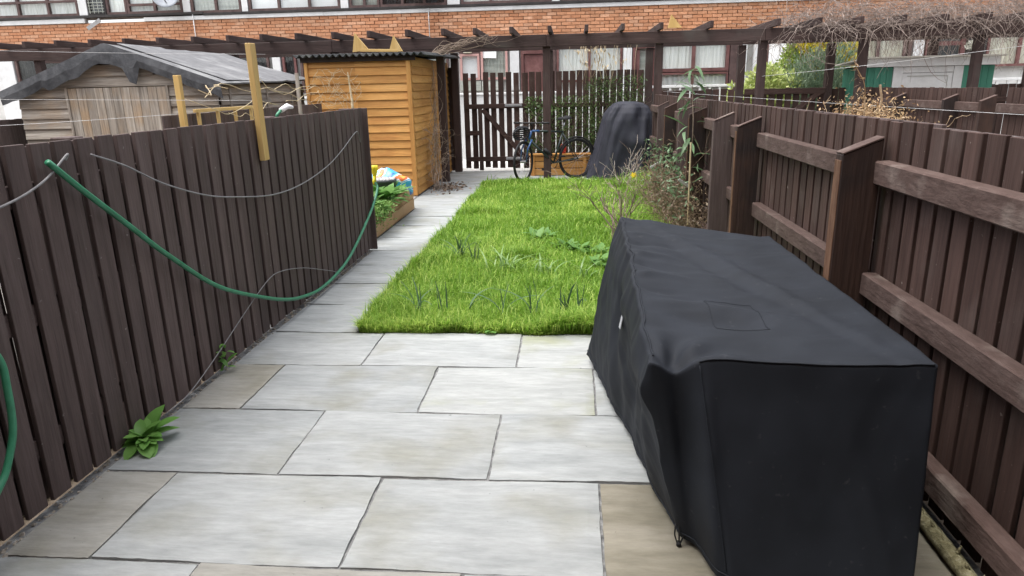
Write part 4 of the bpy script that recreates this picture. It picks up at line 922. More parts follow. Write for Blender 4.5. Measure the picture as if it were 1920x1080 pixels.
# grey pot and compost bag
mb = MB(); cx, cy = -2.30, 8.35
mb.tube([(cx, cy, .25), (cx, cy, .46), (cx, cy, .47), (cx, cy, .50)], [.115, .145, .158, .160], 20)
pt = thing('plant_pot', 'grey round pot of pale grit in the raised bed', 'plant pot', (cx, cy, .25)); 
part('pot', mb.mesh('pot', mat('pot_grey', [(.05, .055, .06), (.09, .095, .1)], None, 9, 1, .55, .15, 0), True), pt, (-cx, -cy, -.25))
mb = MB()
for _ in range(130):
    a, r_ = rnd.uniform(0, 6.28), .145*rnd.random()**.5; s = rnd.uniform(.008, .018); p = Vector((cx+r_*math.cos(a), cy+r_*math.sin(a), .497))
    mb.tube([p, p+Vector((0, 0, s*.8))], [s, s*.5], 5)
part('pebbles', mb.mesh('pebbles', mat('pale_pebbles', [(.3, .29, .29), (.5, .48, .47), (.65, .63, .62)], None, 30, 1, .8, .2, 0)), pt, (-cx, -cy, -.25), kind='stuff')
def bagmat():
    m = bpy.data.materials.new('compost_bag_print'); m.use_nodes = True; t = m.node_tree; N = t.nodes; K = t.links.new; b = N['Principled BSDF']
    tc = N.new('ShaderNodeTexCoord'); nz_ = N.new('ShaderNodeTexNoise'); nz_.inputs['Scale'].default_value = 2.6; nz_.inputs['Detail'].default_value = 1.5; nz_.inputs['Distortion'].default_value = 1.6
    mp = N.new('ShaderNodeMapping'); mp.inputs['Location'].default_value = (1.3, .4, 2.1); K(tc.outputs['Object'], mp.inputs[0]); K(mp.outputs[0], nz_.inputs['Vector'])
    cr = N.new('ShaderNodeValToRGB'); cr.color_ramp.interpolation = 'CONSTANT'; e = cr.color_ramp.elements
    e[0].position = 0; e[0].color = (.02, .12, .32, 1); e[1].position = .38; e[1].color = (.05, .36, .60, 1)
    for p, c in ((.47, (.7, .74, .78)), (.51, (.05, .36, .6)), (.56, (.72, .76, .78)), (.60, (.6, .13, .03)), (.68, (.7, .32, .05)), (.74, (.1, .3, .06))): q = e.new(p); q.color = (*c, 1)
    K(nz_.outputs[0], cr.inputs[0]); K(cr.outputs[0], b.inputs['Base Color']); b.inputs['Roughness'].default_value = .28; b.inputs['Specular IOR Level'].default_value = .5; return m
def lump(fn, nu=36, nv=22, m=None):
    """closed-top lump: fn(a, t) with a the angle and t 0 (base) .. 1 (top)"""
    v = [fn(2*math.pi*i/nu, j/nv) for j in range(nv+1) for i in range(nu)]; f = []
    for j in range(nv):
        for i in range(nu): f.append((j*nu+i, j*nu+(i+1) % nu, (j+1)*nu+(i+1) % nu, (j+1)*nu+i))
    return mesh('lump', v, f, m, True)
def bagfn(a, t):
    r_ = (1-.15*t-.85*max(0, t-.55)**1.5/.45**1.5*.9); w_ = 1+.14*math.sin(3*a+5*t)+.07*math.sin(7*a-3*t)
    p = Vector((.31*r_*w_*math.cos(a), .22*r_*w_*math.sin(a), .36*t)); n_ = mn.noise(p*9); return p+Vector((.025*n_, .02*n_, .02*mn.noise(p*14)))
tag(part('compost_bag', lump(bagfn, m=bagmat()), None, (-2.40, 8.80, .225), (0, 0, .3)), 'crumpled blue white and orange plastic compost bag on the raised bed', 'bag')

# ================================================================== HOSE, NOZZLE AND CABLES ON THE LEFT FENCE
hosem = mat('green_hose', [(.018, .135, .07), (.03, .19, .10), (.045, .23, .13)], None, 12, 1, .4, .1, 0, spec=.5)
FX = -1.972
hose = [(FX, 2.487, 1.315), (FX+.005, 2.66, 1.17), (FX+.01, 2.9, .98), (FX+.012, 3.131, .80), (FX+.014, 3.55, .52), (FX+.014, 4.063, .30), (FX+.014, 4.45, .165), (FX+.014, 4.75, .10), (FX+.014, 5.05, .065), (FX+.014, 5.41, .075), (FX+.014, 5.75, .12), (FX+.014, 6.03, .20), (FX+.02, 6.35, .33), (FX+.03, 6.6, .46), (FX+.03, 6.80, .60), (-1.975, 6.84, .66)]
hose = [p if p[2] > .1 or True else p for p in hose]
mb = MB(); mb.tube(crom(hose, 6), .0125, 8)
hz = [(-1.955, 1.86, 1.0), (-1.95, 1.96, .85), (-1.945, 2.045, .70), (-1.94, 2.045, .59), (-1.94, 2.03, .45), (-1.94, 1.99, .36), (-1.94, 1.93, .285), (-1.94, 1.80, .22), (-1.95, 1.5, .2)]
mb2 = MB(); mb2.tube(crom(hz, 6), .0125, 8)
hs2 = thing('garden_hose', 'green garden hose slung in a long curve along the left fence', 'hose', (FX, 2.487, 1.315)); part('hose', mb.mesh('hose', hosem, True), hs2, (-FX, -2.487, -1.315)); part('hose_tail', mb2.mesh('hose', hosem, True), hs2, (-FX, -2.487, -1.315))
mb = MB(); mb.tube([(0, 0, -.10), (0, 0, -.03), (.004, 0, 0), (.006, 0, .06), (.006, 0, .09)], [.014, .017, .022, .036, .034], 10); mb.tube([(.0, -.01, -.02), (.0, -.06, -.09)], [.012, .01], 7)
nzl = part('hose_nozzle', mb.mesh('nozzle', mat('yellow_plastic', [(.72, .58, .01), (.8, .66, .03)], None, 9, 1, .4, .05, 0, spec=.5), True), hs2, (-1.975-FX, 6.84-2.487, .735-1.315))
hc_ = thing('tap_connector', 'white and green hose connector behind the left fence top', 'hose connector', (-2.45, 5.85, 1.40)); mb = MB(); mb.tube([(0, 0, 0), (.03, .07, .03), (.05, .13, .02)], [.022, .024, .014], 8); part('connector', mb.mesh('connector', whiteb, True), hc_)
mb = MB(); mb.tube(crom([(0, 0, 0), (-.02, -.05, -.05), (0, .08, -.09), (.02, .2, -.08), (0, .1, -.16)], 5), .0125, 7); part('hose_end', mb.mesh('hose', hosem, True), hc_)
cabm = mat('grey_cable', [(.16, .155, .16), (.24, .235, .24)], None, 20, 1, .6, .1, 0)
def cable(name, label, pts, r=.0045, m=cabm, cat='cable', n=8):
    mb = MB(); mb.tube(crom(pts, n), r, 6); return tag(part(name, mb.mesh(name, m, True)), label, cat)
CX = -1.976
cable('hanging_cable', 'thin grey cable sagging along the top of the left fence', [(CX, 2.741, 1.319), (CX, 2.95, 1.25), (CX, 3.228, 1.132), (CX, 3.6, 1.02), (CX, 3.959, .955), (CX, 4.45, .895), (CX, 4.949, .897), (CX, 5.5, .96), (CX, 5.9, 1.05), (CX, 6.313, 1.172), (CX, 6.42, 1.17), (CX-.01, 6.5, 1.08)])
cable('hanging_cable', 'short grey cable looped at the near end of the left fence', [(CX, 1.7, 1.19), (CX, 2.0, 1.17), (CX, 2.25, 1.19), (CX, 2.45, 1.245), (CX, 2.6, 1.33), (CX-.015, 2.61, 1.31)])
cable('hanging_cable', 'loose grey wire climbing from the weed to the hose', [(CX, 2.95, .05), (CX, 3.15, .06), (CX, 3.45, .14), (CX, 3.85, .27), (CX, 4.2, .37), (CX, 4.42, .375), (CX, 4.8, .30), (CX, 5.2, .18), (CX, 5.45, .10), (CX, 5.6, .03)], .003)
# washing lines and wires
wire = mat('white_wire', [(.45, .45, .45), (.6, .6, .6)], None, 9, 1, .6, 0, 0)
def line(label, a, b, sag=.02, r=.003):
    a, b = Vector(a), Vector(b); cable('washing_line', label, [a.lerp(b, t_)-Vector((0, 0, 4*sag*t_*(1-t_))) for t_ in (0, .2, .4, .6, .8, 1)], r, wire, 'wire', 4)
line('white wire running along the right fence top into the neighbour\'s garden', (1.46, 11.83, 1.42), (3.75, 5.2, 1.235), .01, .0016)
line('white washing line stretched from the pergola across the neighbour\'s garden', (3.0, 11.82, 1.62), (6.6, 9.5, 2.02), .03, .0022)
line('thin white wire crossing in front of the grey shed doors', (-6.4, 5.6, 1.29), (-3.40, 5.9, 1.385), .015, .0017)
line('thin upper wire crossing in front of the grey shed roof', (-7.6, 6.6, 2.10), (-3.2, 7.4, 1.93), .02, .0015)
line('thin wire across the grey shed gable and orange post', (-6.6, 6.2, 1.57), (-2.02, 4.45, 1.50), .0, .0011)

# ================================================================== WEEDS AND GARDEN PLANTS
WL = leafmat('weed_leaf', (.085, .2, .045), (.15, .32, .07), (.27, .44, .13), .4, .45)
wsh = [leafmesh(.14, .078, WL, .55, 9, .3, 1.6), leafmesh(.11, .064, WL, .8, 9, .4, 1.7), leafmesh(.155, .08, WL, .7, 9, .25, 1.5)]
rosette('leafy_weed', 'large green leafy weed growing at the foot of the left fence', (-1.945, 2.70, .02), 34, wsh, (.5, .95), (.3, 1.35), cat='weed', seed=5, sp=.025)
sw = rosette('leafy_weed', 'small weed by the left fence further along the patio', (-1.985, 3.55, .0), 14, wsh, (.25, .5), (.4, 1.4), cat='weed', seed=8, sp=.02)
for i, c in enumerate([o for o in sw.children]): c.location.z += .012*i
rosette('leafy_weed', 'tiny weed squeezed at the lawn front edge beside the slabs', (-.55, 4.275, .0), 14, wsh, (.2, .38), (.1, .9), cat='weed', seed=9, sp=.06)
rosette('leafy_weed', 'little creeping weed at the front lawn edge under the daffodil leaves', (-.28, 4.28, .0), 12, wsh, (.18, .32), (.1, .8), cat='weed', seed=19, sp=.05)
# narrow daffodil leaves
DL = leafmat('daffodil_leaf', (.05, .10, .055), (.085, .155, .085), (.13, .2, .12), .25, .45)
def blade(l, wd, bend, lm):
    v = []; f = []; s = 7
    for i in range(s+1):
        t_ = i/s; hw = wd/2*(1-t_**3*.85); y = bend*l*t_**2.2; z = l*(t_-.35*bend*t_**3); v += [(-hw, y+.002, z), (0, y-.002, z), (hw, y+.002, z)]
    for i in range(s): a = 3*i; f += [(a, a+1, a+4, a+3), (a+1, a+2, a+5, a+4)]
    mb = MB(); mb.add(v, f, .35); return mb.mesh('leaf', lm, True)
dsh = [blade(.26, .014, .12, DL), blade(.30, .015, .3, DL), blade(.24, .013, .65, DL), blade(.22, .013, .05, DL), blade(.27, .015, 1.1, DL)]
def daffodil(label, x, y, n, seed, sc=1.0, shapes=None):
    rg = random.Random(seed); o = thing('daffodil_clump', label, 'plant', (x, y, .01), 0, 'daffodil leaf clumps in the lawn')
    for i in range(n):
        part('leaf', rg.choice(shapes or dsh), o, (rg.uniform(-.03, .03)*sc, rg.uniform(-.02, .02), 0), (rg.uniform(-.12, .12), rg.uniform(-.2, .2), rg.uniform(0, 6.28)), (sc,)*3)
for i, (lb, x, y, n, sc) in enumerate((('leftmost clump of upright daffodil leaves near the lawn front', -1.08, 4.55, 6, 1.0), ('second clump of daffodil leaves from the left at the lawn front', -.90, 4.56, 3, 1.05), ('sparse pair of daffodil leaves third from the left', -.71, 4.58, 2, .95),
        ('daffodil clump with a bent pale leaf at the lawn front', -.46, 4.52, 4, 1.0), ('fifth daffodil clump from the left at the lawn front', -.26, 4.54, 5, 1.05), ('daffodil clump nearest the black cover', -.06, 4.58, 5, 1.05), ('small daffodil clump hidden beside the black cover', .06, 4.62, 3, .9),
        ('dark upright bulb leaves in the middle left of the lawn', -1.02, 6.15, 14, .95), ('second dark tuft of bulb leaves in the left lawn', -.88, 6.05, 9, .8))): daffodil(lb, x, y, n, 60+i, sc)
PL = leafmat('bluebell_leaf', (.10, .20, .05), (.2, .33, .10), (.38, .48, .22), .35, .35, .5)
psh = [blade(.20, .016, .9, PL), blade(.22, .016, 1.2, PL), blade(.18, .014, .6, PL)]
for i, (lb, x, y, n) in enumerate((('arching glossy bluebell leaves in the centre of the lawn', -.56, 5.72, 26), ('second arching tuft of pale bluebell leaves right of centre', -.22, 5.62, 14), ('small pale bulb tuft beside the black cover', .10, 5.5, 8))):
    rg = random.Random(80+i); o = thing('bluebell_clump', lb, 'plant', (x, y, .01), 0, 'bluebell leaf clumps in the lawn')
    for j in range(n): part('leaf', rg.choice(psh), o, (rg.gauss(0, .06), rg.gauss(0, .035), 0), (rg.uniform(-.1, .3), 0, rg.uniform(0, 6.28)), (rg.uniform(.7, 1.1),)*3)
WL2 = leafmat('lawn_weed_leaf', (.06, .14, .03), (.12, .25, .055), (.2, .33, .1), .35, .5)
bsh = [leafmesh(.16, .075, WL2, .3, 6, .15), leafmesh(.12, .06, WL2, .4, 6, .2)]
for i, (lb, x, y, n) in enumerate((('broad-leaved weed rosette in the right middle of the lawn', -.02, 6.55, 34), ('broad-leaved weed rosette close to the black cover', .22, 6.4, 30), ('small flat rosette behind the bluebell leaves', -.35, 7.1, 22), ('flat leafy rosette in front of the bare shrub', .30, 5.9, 26))):
    rosette('leafy_weed', lb, (x, y, .03), n, bsh, (.55, 1.05), (.2, 1.0), cat='weed', seed=90+i, sp=.12)
# bare shrub at the lawn's right edge
mb = MB(); rg = random.Random(12)
for i in range(7):
    a = rg.uniform(0, 6.28); twigs(mb, (rg.uniform(-.06, .06), rg.uniform(-.06, .06), 0), (math.cos(a)*.6, math.sin(a)*.4, 1), .52, .012, 3, rg, .6, .12, (2, 3), .13, .0022)
bs = thing('bare_shrub', 'bare twiggy shrub standing in the lawn behind the black cover', 'shrub', (.47, 7.0, 0)); part('branches', mb.mesh('branches', barkm), bs)
mb = MB(); rg = random.Random(14)
for i in range(6):
    a = rg.uniform(0, 6.28); twigs(mb, (rg.uniform(-.05, .05), rg.uniform(-.05, .05), 0), (math.cos(a)*.5, math.sin(a)*.3, 1), .46, .008, 2, rg, .6, .15, (2, 3), .16, .0026)
bs = thing('bare_shrub', 'pale bare twigs in front of the covered barbecue', 'shrub', (.75, 10.6, 0)); part('branches', mb.mesh('branches', mat('pale_twig', [(.26, .22, .19), (.38, .33, .29), (.48, .43, .38)], None, 25, 1, .9, .3, 0)), bs)
# long grass and one daffodil bloom by the right fence
rg = random.Random(15); o = thing('long_grass', 'tuft of long grass with a yellow bloom by the right fence', 'plant', (1.05, 9.6, 0)); gsh = [blade(.42, .009, .5, gm), blade(.5, .009, .9, gm), blade(.36, .008, .25, gm)]
for j in range(90): part('leaf', rg.choice(gsh), o, (rg.gauss(0, .13), rg.gauss(0, .3), 0), (rg.uniform(-.15, .3), 0, rg.uniform(0, 6.28)), (rg.uniform(.6, 1.1),)*3)
mb = MB(); mb.tube([(-.18, .2, 0), (-.20, .2, .33)], .004, 5); part('stem', mb.mesh('stem', gm), o)
ym = mat('daffodil_yellow', [(.75, .55, .01), (.8, .62, .03)], None, 9, 1, .6, 0, 0); mb = MB(); mb.tube([(-.20, .19, .33), (-.205, .15, .335)], [.012, .022], 8)
for i in range(6):
    a = i*math.pi/3; c = Vector((-.20, .185, .33)); q = Vector((math.cos(a), 0, math.sin(a))); s_ = Vector((-math.sin(a), 0, math.cos(a)))
    mb.add([c, c+q*.03+s_*.014, c+q*.05, c+q*.03-s_*.014], [(0, 1, 2, 3)])
part('bloom', mb.mesh('bloom', ym), o)

# ================================================================== CLIMBER ON THE RIGHT FENCE
cl = thing('climbing_plant', 'straggly climber with long leaves on the right fence', 'climber', (1.12, 7.6, 0)); rg = random.Random(21); mb = MB()
for i in range(95):
    y = rg.uniform(-1.2, 1.7); twigs(mb, (rg.uniform(-.08, .08), y, 0), (rg.gauss(0, .2), rg.gauss(0, .4), 1), rg.uniform(.35, .75), .005, 2, rg, .7, .05, (2, 4), .3, .0014)
part('dry_stems', mb.mesh('stems', mat('dry_stem', [(.10, .065, .042), (.18, .125, .085), (.27, .2, .14)], None, 25, 1, .9, .3, 0)), cl)
rs = np.random.RandomState(22); n = 4200
P_ = np.stack([rs.normal(-.01, .09, n), rs.uniform(-1.2, 1.9, n), np.abs(rs.normal(.25, .2, n))], 1)
V, F, vr = np_leaves(P_, rs.normal(size=(n, 3)), rs.uniform(.02, .06, n), rs.uniform(.008, .022, n), rs.uniform(0, 1, n), rs)
part('small_leaves', np_mesh('leaves', V, F, vr, leafmat('dry_leaf', (.07, .047, .032), (.13, .092, .058), (.19, .145, .09), .2)), cl, kind='stuff')
rs = np.random.RandomState(23); n = 560
P_ = np.stack([rs.normal(-.06, .07, n), rs.uniform(-.9, 2.0, n), rs.uniform(.2, .85, n)], 1)
V, F, vr = np_leaves(P_, rs.normal(size=(n, 3)), rs.uniform(.04, .09, n), rs.uniform(.012, .025, n), rs.uniform(0, 1, n), rs)
LG = leafmat('climber_leaf', (.06, .11, .05), (.11, .19, .09), (.2, .29, .17), .3, .4)
part('green_leaves', np_mesh('leaves', V, F, vr, LG), cl, kind='stuff')
lng = [leafmesh(.26, .05, LG, .5, 7), leafmesh(.22, .042, LG, .8, 7), leafmesh(.28, .045, LG, .25, 7)]
mb = MB(); mb.tube(crom([(.02, -.2, .2), (.05, -.5, .8), (.04, -.62, 1.15), (.03, -.6, 1.35), (.02, -.55, 1.6)], 6), [.008-.00022*i for i in range(25)], 6); part('leader_stem', mb.mesh('stem', barkm, True), cl)
for j in range(52):
    z = rg.uniform(1.0, 1.7) if j < 30 else rg.uniform(.4, 1.0); part('long_leaf', rg.choice(lng), cl, (.03+rg.gauss(0, .04), -.58+rg.gauss(0, .06), z), (rg.uniform(-.6, .9), rg.uniform(-.4, .4), rg.uniform(0, 6.28)), (rg.uniform(.5, .95),)*3)
mb = MB(); mb.tube([(.03, -.95, 0), (.02, -.97, 1.02)], .008, 7); tag(part('bamboo_cane', mb.mesh('cane', mat('cane', [(.42, .33, .19), (.55, .46, .3)], 'Z', 10, 10, .6, .2, 0)), None, (1.07, 7.6, 0)), 'pale bamboo cane standing among the climber by the right fence', 'cane')
for i, (lb, p, r_) in enumerate((('white plastic plant tag bent in the climber', (1.06, 6.75, .63), (.3, .6, .3)), ('white plant tag at the left edge of the climber', (1.0, 8.6, .60), (.2, -.5, .2)))):
    o = part('plant_tag', cbox(.13, .004, .026, white, .001), None, p, r_); tag(o, lb, 'plant tag')

# ================================================================== VINE BY THE ORANGE SHED
vi = thing('bare_vine', 'bare vine climbing the pergola post by the orange shed', 'climber', (-2.12, 11.3, 0)); rg = random.Random(31); mb = MB()
for i in range(16):
    x, y = rg.gauss(0, .05), rg.gauss(-.35, .12); pts = [(x, y, 0)]; top = rg.uniform(.8, 2.1)
    for j in range(1, 9): t_ = j/8; pts.append((x*(1-t_)+rg.gauss(-.05, .04), y+(.35*t_ if i % 2 else .1*t_)+rg.gauss(0, .09), top*t_))
    mb.tube(crom(pts, 3), [max(.0018, .006*(1-t_/25*.8)) for t_ in range(25)], 4, caps=False)
for i in range(40): z = rg.uniform(.1, .9); twigs(mb, (rg.gauss(0, .06), rg.gauss(-.3, .15), z), (rg.gauss(0, 1), rg.gauss(0, 1), .6), .22, .0035, 1, rg, .8, .1, (1, 3), .3, .0014)
for i in range(14):
    pts = [(rg.gauss(-.05, .05), rg.gauss(.2, .2), 2.1)]
    L_ = rg.uniform(.5, 1.5)
    for j in range(1, 7): t_ = j/6; pts.append((pts[0][0]+L_*t_+rg.gauss(0, .03), pts[0][1]+.25*t_+rg.gauss(0, .05), 2.1+.24*t_**.8+rg.gauss(0, .045)))
    mb.tube(crom(pts, 3), [max(.002, .0055*(1-t_/19*.8)) for t_ in range(19)], 4, caps=False)
part('stems', mb.mesh('stems', mat('vine_stem', [(.2, .145, .11), (.3, .23, .18), (.4, .33, .27)], None, 25, 1, .9, .3, 0)), vi)
# leaf litter at the vine's foot
rs = np.random.RandomState(33); n = 420; P_ = np.stack([rs.normal(-1.98, .12, n), rs.normal(11.05, .28, n), rs.uniform(.004, .03, n)], 1)
V, F, vr = np_leaves(P_, rs.normal(size=(n, 3))*np.array([1, 1, .25]), rs.uniform(.02, .07, n), rs.uniform(.01, .03, n), rs.uniform(0, 1, n), rs)
tag(part('leaf_litter', np_mesh('litter', V, F, vr, leafmat('litter', (.08, .05, .035), (.16, .11, .08), (.26, .2, .15), .1))), 'heap of dead leaves at the foot of the vine', 'leaf litter')['kind'] = 'stuff'
# dry climber net on the front of the orange shed
nc = thing('dry_climber', 'tangle of pale dry stems on the front of the orange shed', 'climber', (-3.5, 10.22, 1.3)); rg = random.Random(35); mb = MB()
for i in range(60):
    p = Vector((rg.uniform(-.3, .38), rg.uniform(-.03, .02), rg.uniform(-.1, .5))); d = Vector((rg.gauss(0, 1), 0, rg.gauss(0, .6))); pts = [p]
    for j in range(5): d = (d+Vector((rg.gauss(0, .5), 0, rg.gauss(0, .5)))).normalized(); p = p+d*rg.uniform(.03, .08); p.z = min(p.z, .55); p.x = max(-.34, min(.45, p.x)); pts.append(p+Vector((0, rg.gauss(0, .012), 0)))
    mb.tube(crom(pts, 2), .0028, 4, caps=False)
mb.tube([(.30, -.02, -.3), (.31, -.02, .1), (.28, -.02, .5)], [.025, .02, .008], 6)
palest = mat('pale_dry_stem', [(.40, .30, .17), (.52, .42, .27), (.62, .54, .40)], None, 25, 1, .9, .3, 0)
part('stems', mb.mesh('stems', palest), nc)
# dry twisted stems over the fence in front of the grey shed side
ns = thing('dry_climber', 'pale twisted stems in front of the grey shed side wall', 'climber', (-3.38, 6.6, 1.4)); mb = MB(); rg = random.Random(36)
for y0, z0, y1, z1 in ((-.5, .02, 1.5, .02), (-.3, .2, 2.6, .14), (.2, .15, -.4, .2), (1.0, .25, 2.6, -.05), (1.4, .2, 2.9, .2), (1.5, .0, 2.8, .12), (.2, -.1, 1.4, .02)):
    pts = [(rg.gauss(0, .03), y0+(y1-y0)*t_/6, z0+(z1-z0)*t_/6+rg.gauss(0, .035)) for t_ in range(7)]; mb.tube(crom(pts, 3), .0036, 5, caps=False)
part('stems', mb.mesh('stems', palest), ns)

# ================================================================== VINE TANGLE ON THE RIGHT PERGOLA
vt = thing('bare_climber', 'dense grey tangle of bare vine over the right pergola', 'climber', (5.5, 12.0, 2.3)); rg = random.Random(41); mb = MB()
for i in range(1500):
    x = rg.uniform(-2.2, 3.4); e = min(1, (x+2.45)/1.0)
    p = Vector((x, rg.uniform(-.75, 1.3), rg.uniform(-.04, .12+.27*e)*rg.uniform(.6, 1.15))); d = Vector((rg.gauss(0, 1), rg.gauss(0, .8), rg.gauss(.1, .5))).normalized(); pts = [p]; s_ = rg.uniform(.06, .15)
    for j in range(7):
        d = (d+Vector((rg.gauss(0, .35), rg.gauss(0, .35), rg.gauss(-.10, .3)))).normalized(); p = p+d*s_
        if p.z > .42: d.z = -abs(d.z)
        pts.append(p)
    r_ = rg.uniform(.002, .0058); mb.tube(pts, [r_*(1-.08*k_) for k_ in range(8)], 4, caps=False)
for i in range(75):
    x = rg.uniform(-2.3, 3.2); p = Vector((x, rg.uniform(-.75, -.1), .08)); pts = [p]; d = Vector((rg.gauss(0, .5), -.1, -1)).normalized()
    for j in range(5): d = (d+Vector((rg.gauss(0, .3), rg.gauss(0, .2), 0))).normalized(); p = p+d*rg.uniform(.04, .09); pts.append(p)
    mb.tube(pts, .0024, 4, caps=False)
part('stems', mb.mesh('stems', mat('vine_grey', [(.15, .11, .09), (.24, .19, .165), (.34, .29, .26)], None, 20, 1, .9, .3, 0)), vt)
mb = MB()
for i in range(5200):
    p = Vector((rg.uniform(-1.7, 3.4), rg.uniform(-.5, 1.3), rg.uniform(-.02, .34))); d = Vector((rg.gauss(0, 1), rg.gauss(0, 1), rg.gauss(0, .6))).normalized(); q = p+d*rg.uniform(.06, .16); mb.tube([p, (p+q)/2+Vector((rg.gauss(0, .02), rg.gauss(0, .02), rg.gauss(0, .02))), q], .0022, 3, caps=False)
part('twigs', mb.mesh('twigs', mat('vine_twig', [(.13, .095, .08), (.2, .155, .13)], None, 20, 1, .9, .2, 0)), vt, kind='stuff')
# dry plant heap on the right fence
dh = thing('dry_climber', 'heap of dry brown climber on top of the right fence', 'climber', (2.35, 6.0, 1.0)); rg = random.Random(45); mb = MB()
for i in range(26): twigs(mb, (rg.gauss(0, .15), rg.gauss(0, .15), .0), (rg.gauss(0, .6), rg.gauss(0, .4), .7), .28, .006, 2, rg, .7, 0, (2, 3), .3, .002)
for pts in ([(-.1, 0, .32), (.05, 0, .27), (.16, -.02, .20), (.32, 0, .24)], [(.0, 0, .2), (.12, 0, .34), (.10, 0, .5)]): mb.tube(crom(pts, 4), .009, 6)
part('stems', mb.mesh('stems', mat('dry_brown_stem', [(.22, .15, .09), (.34, .25, .16), (.45, .35, .24)], None, 25, 1, .9, .3, 0)), dh)
rs = np.random.RandomState(46); n = 3200; P_ = np.stack([rs.normal(0, .15, n), rs.normal(0, .11, n), .10+np.abs(rs.normal(.05, .12, n))], 1); P_[:, 0] *= 1.3-P_[:, 2]
V, F, vr = np_leaves(P_, rs.normal(size=(n, 3)), rs.uniform(.015, .045, n), rs.uniform(.006, .016, n), rs.uniform(0, 1, n), rs)
part('dry_leaves', np_mesh('leaves', V, F, vr, leafmat('dry_orange_leaf', (.16, .09, .045), (.32, .2, .10), (.5, .36, .2), .25)), dh, kind='stuff')
mb = MB(); mb.tube(crom([(.0, 0, .3), (-.02, .0, .5), (-.1, 0, .64), (-.13, 0, .72)], 5), .003, 5); rgq = random.Random(47)
for i in range(26): t_ = i/26; p = Vector((-.13*t_, 0, .35+.36*t_)); v_, f_ = leafshape(.05, .015); Rm = Euler((rgq.uniform(-.8, .8), rgq.uniform(-.5, .5), rgq.uniform(0, 6.28))).to_matrix(); mb.add([p+Rm@Vector(q) for q in v_], f_, .1)
part('top_shoot', mb.mesh('shoot', leafmat('dry_orange_leaf', None, None)), dh)

# ================================================================== BACK OF THE GARDEN: planter, evergreen, bicycle, covered barbecue
bp_ = thing('planter_box', 'timber planter box against the back fence behind the bicycle', 'planter', (-.25, 12.75, 0)); RB = (-.25, 12.75, 0)
for z0, z1 in ((.0, .125), (.129, .25), (.254, .35)): block('front_board', bp_, (-.72, .28), (12.5, 12.53), (z0+.01, z1), larch('X'), .004, base=RB); block('side_board', bp_, (-.755, -.722), (12.5, 13.05), (z0+.01, z1), larch('Y'), .004, base=RB); block('side_board', bp_, (.282, .315), (12.5, 13.05), (z0+.01, z1), larch('Y'), .004, base=RB)
for x in (-.70, .22): block('corner_post', bp_, (x-.03, x+.03), (12.475, 12.499), (.0, .36), larch('Z'), .004, base=RB)
block('rim', bp_, (-.77, .33), (12.46, 12.55), (.362, .392), larch('X'), .004, base=RB); block('back_board', bp_, (-.72, .28), (13.02, 13.05), (.01, .35), larch('X'), .004, base=RB)
block('soil', bp_, (-.719, .279), (12.531, 13.02), (.02, .31), mat('dark_soil', None), .01, base=RB)
EL = leafmat('evergreen_leaf', (.035, .075, .02), (.07, .13, .035), (.16, .22, .07), .25, .45)
def climber(label, x0, x1, z0, z1, n, seed, y=13.12, bias=None, lw=.012):
    rs = np.random.RandomState(seed); o = thing('evergreen_climber', label, 'climber', ((x0+x1)/2, y, 0)); cx_ = (x0+x1)/2; mb = MB(); rg = random.Random(seed)
    for i in range(10): twigs(mb, (rg.uniform(x0-cx_, x1-cx_)*.8, 0, .2), (rg.gauss(0, .25), -.05, 1), (z1-z0)*.6, .006, 2, rg, .5, .2, (2, 3), .15, .0015)
    part('stems', mb.mesh('stems', barkm), o)
    P_ = np.stack([rs.uniform(x0-cx_, x1-cx_, n), rs.normal(0, .10, n), z0+(z1-z0)*rs.uniform(0, 1, n)**1.2], 1)
    keep = fnoise(P_[:, 0]*1.5, P_[:, 2]*1.5, seed, 1.6) > rs.uniform(-1.4, .5, n); P_ = P_[keep]; m_ = len(P_); D = rs.normal(size=(m_, 3)); D[:, 2] += .8
    V, F, vr = np_leaves(P_, D, rs.uniform(.04, .10, m_), rs.uniform(.6, 1.4, m_)*lw, np.clip(rs.normal(.4, .25, m_), 0, 1), rs); part('foliage', np_mesh('foliage', V, F, vr, EL), o, kind='stuff')
climber('dense narrow-leaved evergreen behind the covered barbecue', .25, 1.28, .45, 1.68, 4200, 71)
climber('thinner evergreen growing from the planter behind the bicycle saddle', -.35, .5, .36, 1.35, 2400, 72)
climber('leafy evergreen left of the pergola post behind the handlebar', -.85, -.35, .36, 1.35, 1400, 73, lw=.02)
# dead grassy seed heads hanging from the pergola
dm_ = thing('dry_seed_heads', 'pale dead climber tips hanging from the pergola beam', 'climber', (.35, 12.9, 2.2)); mb = MB(); rg = random.Random(75)
for i in range(26): x = rg.gauss(.1, .25); mb.tube(crom([(x, rg.gauss(0, .1), .0), (x+rg.gauss(0, .03), 0, -.2), (x+rg.gauss(0, .08), 0, rg.uniform(-.35, -.75))], 3), [.0035, .003, .003, .003, .003, .002, .0015], 4, caps=False)
for i in range(60): p = Vector((rg.gauss(.1, .25), rg.gauss(0, .1), rg.uniform(-.35, .0))); v_, f_ = leafshape(.08, .025); Rm = Euler((rg.uniform(-2.4, -.8), rg.uniform(-.5, .5), rg.uniform(0, 6.28))).to_matrix(); mb.add([p+Rm@Vector(q) for q in v_], f_, .5)
part('stems', mb.mesh('stems', palest), dm_)
# small red pot in the planter
mb = MB(); mb.tube([(0, 0, 0), (0, 0, .06), (0, 0, .13), (0, 0, .16)], [.045, .055, .05, .03], 10); tag(part('red_jar', mb.mesh('jar', mat('red_plastic', [(.45, .03, .025), (.55, .05, .04)], None, 9, 1, .4, 0, 0), True), None, (-.16, 12.52, .393)), 'small red jar on the planter rim behind the bicycle', 'jar')

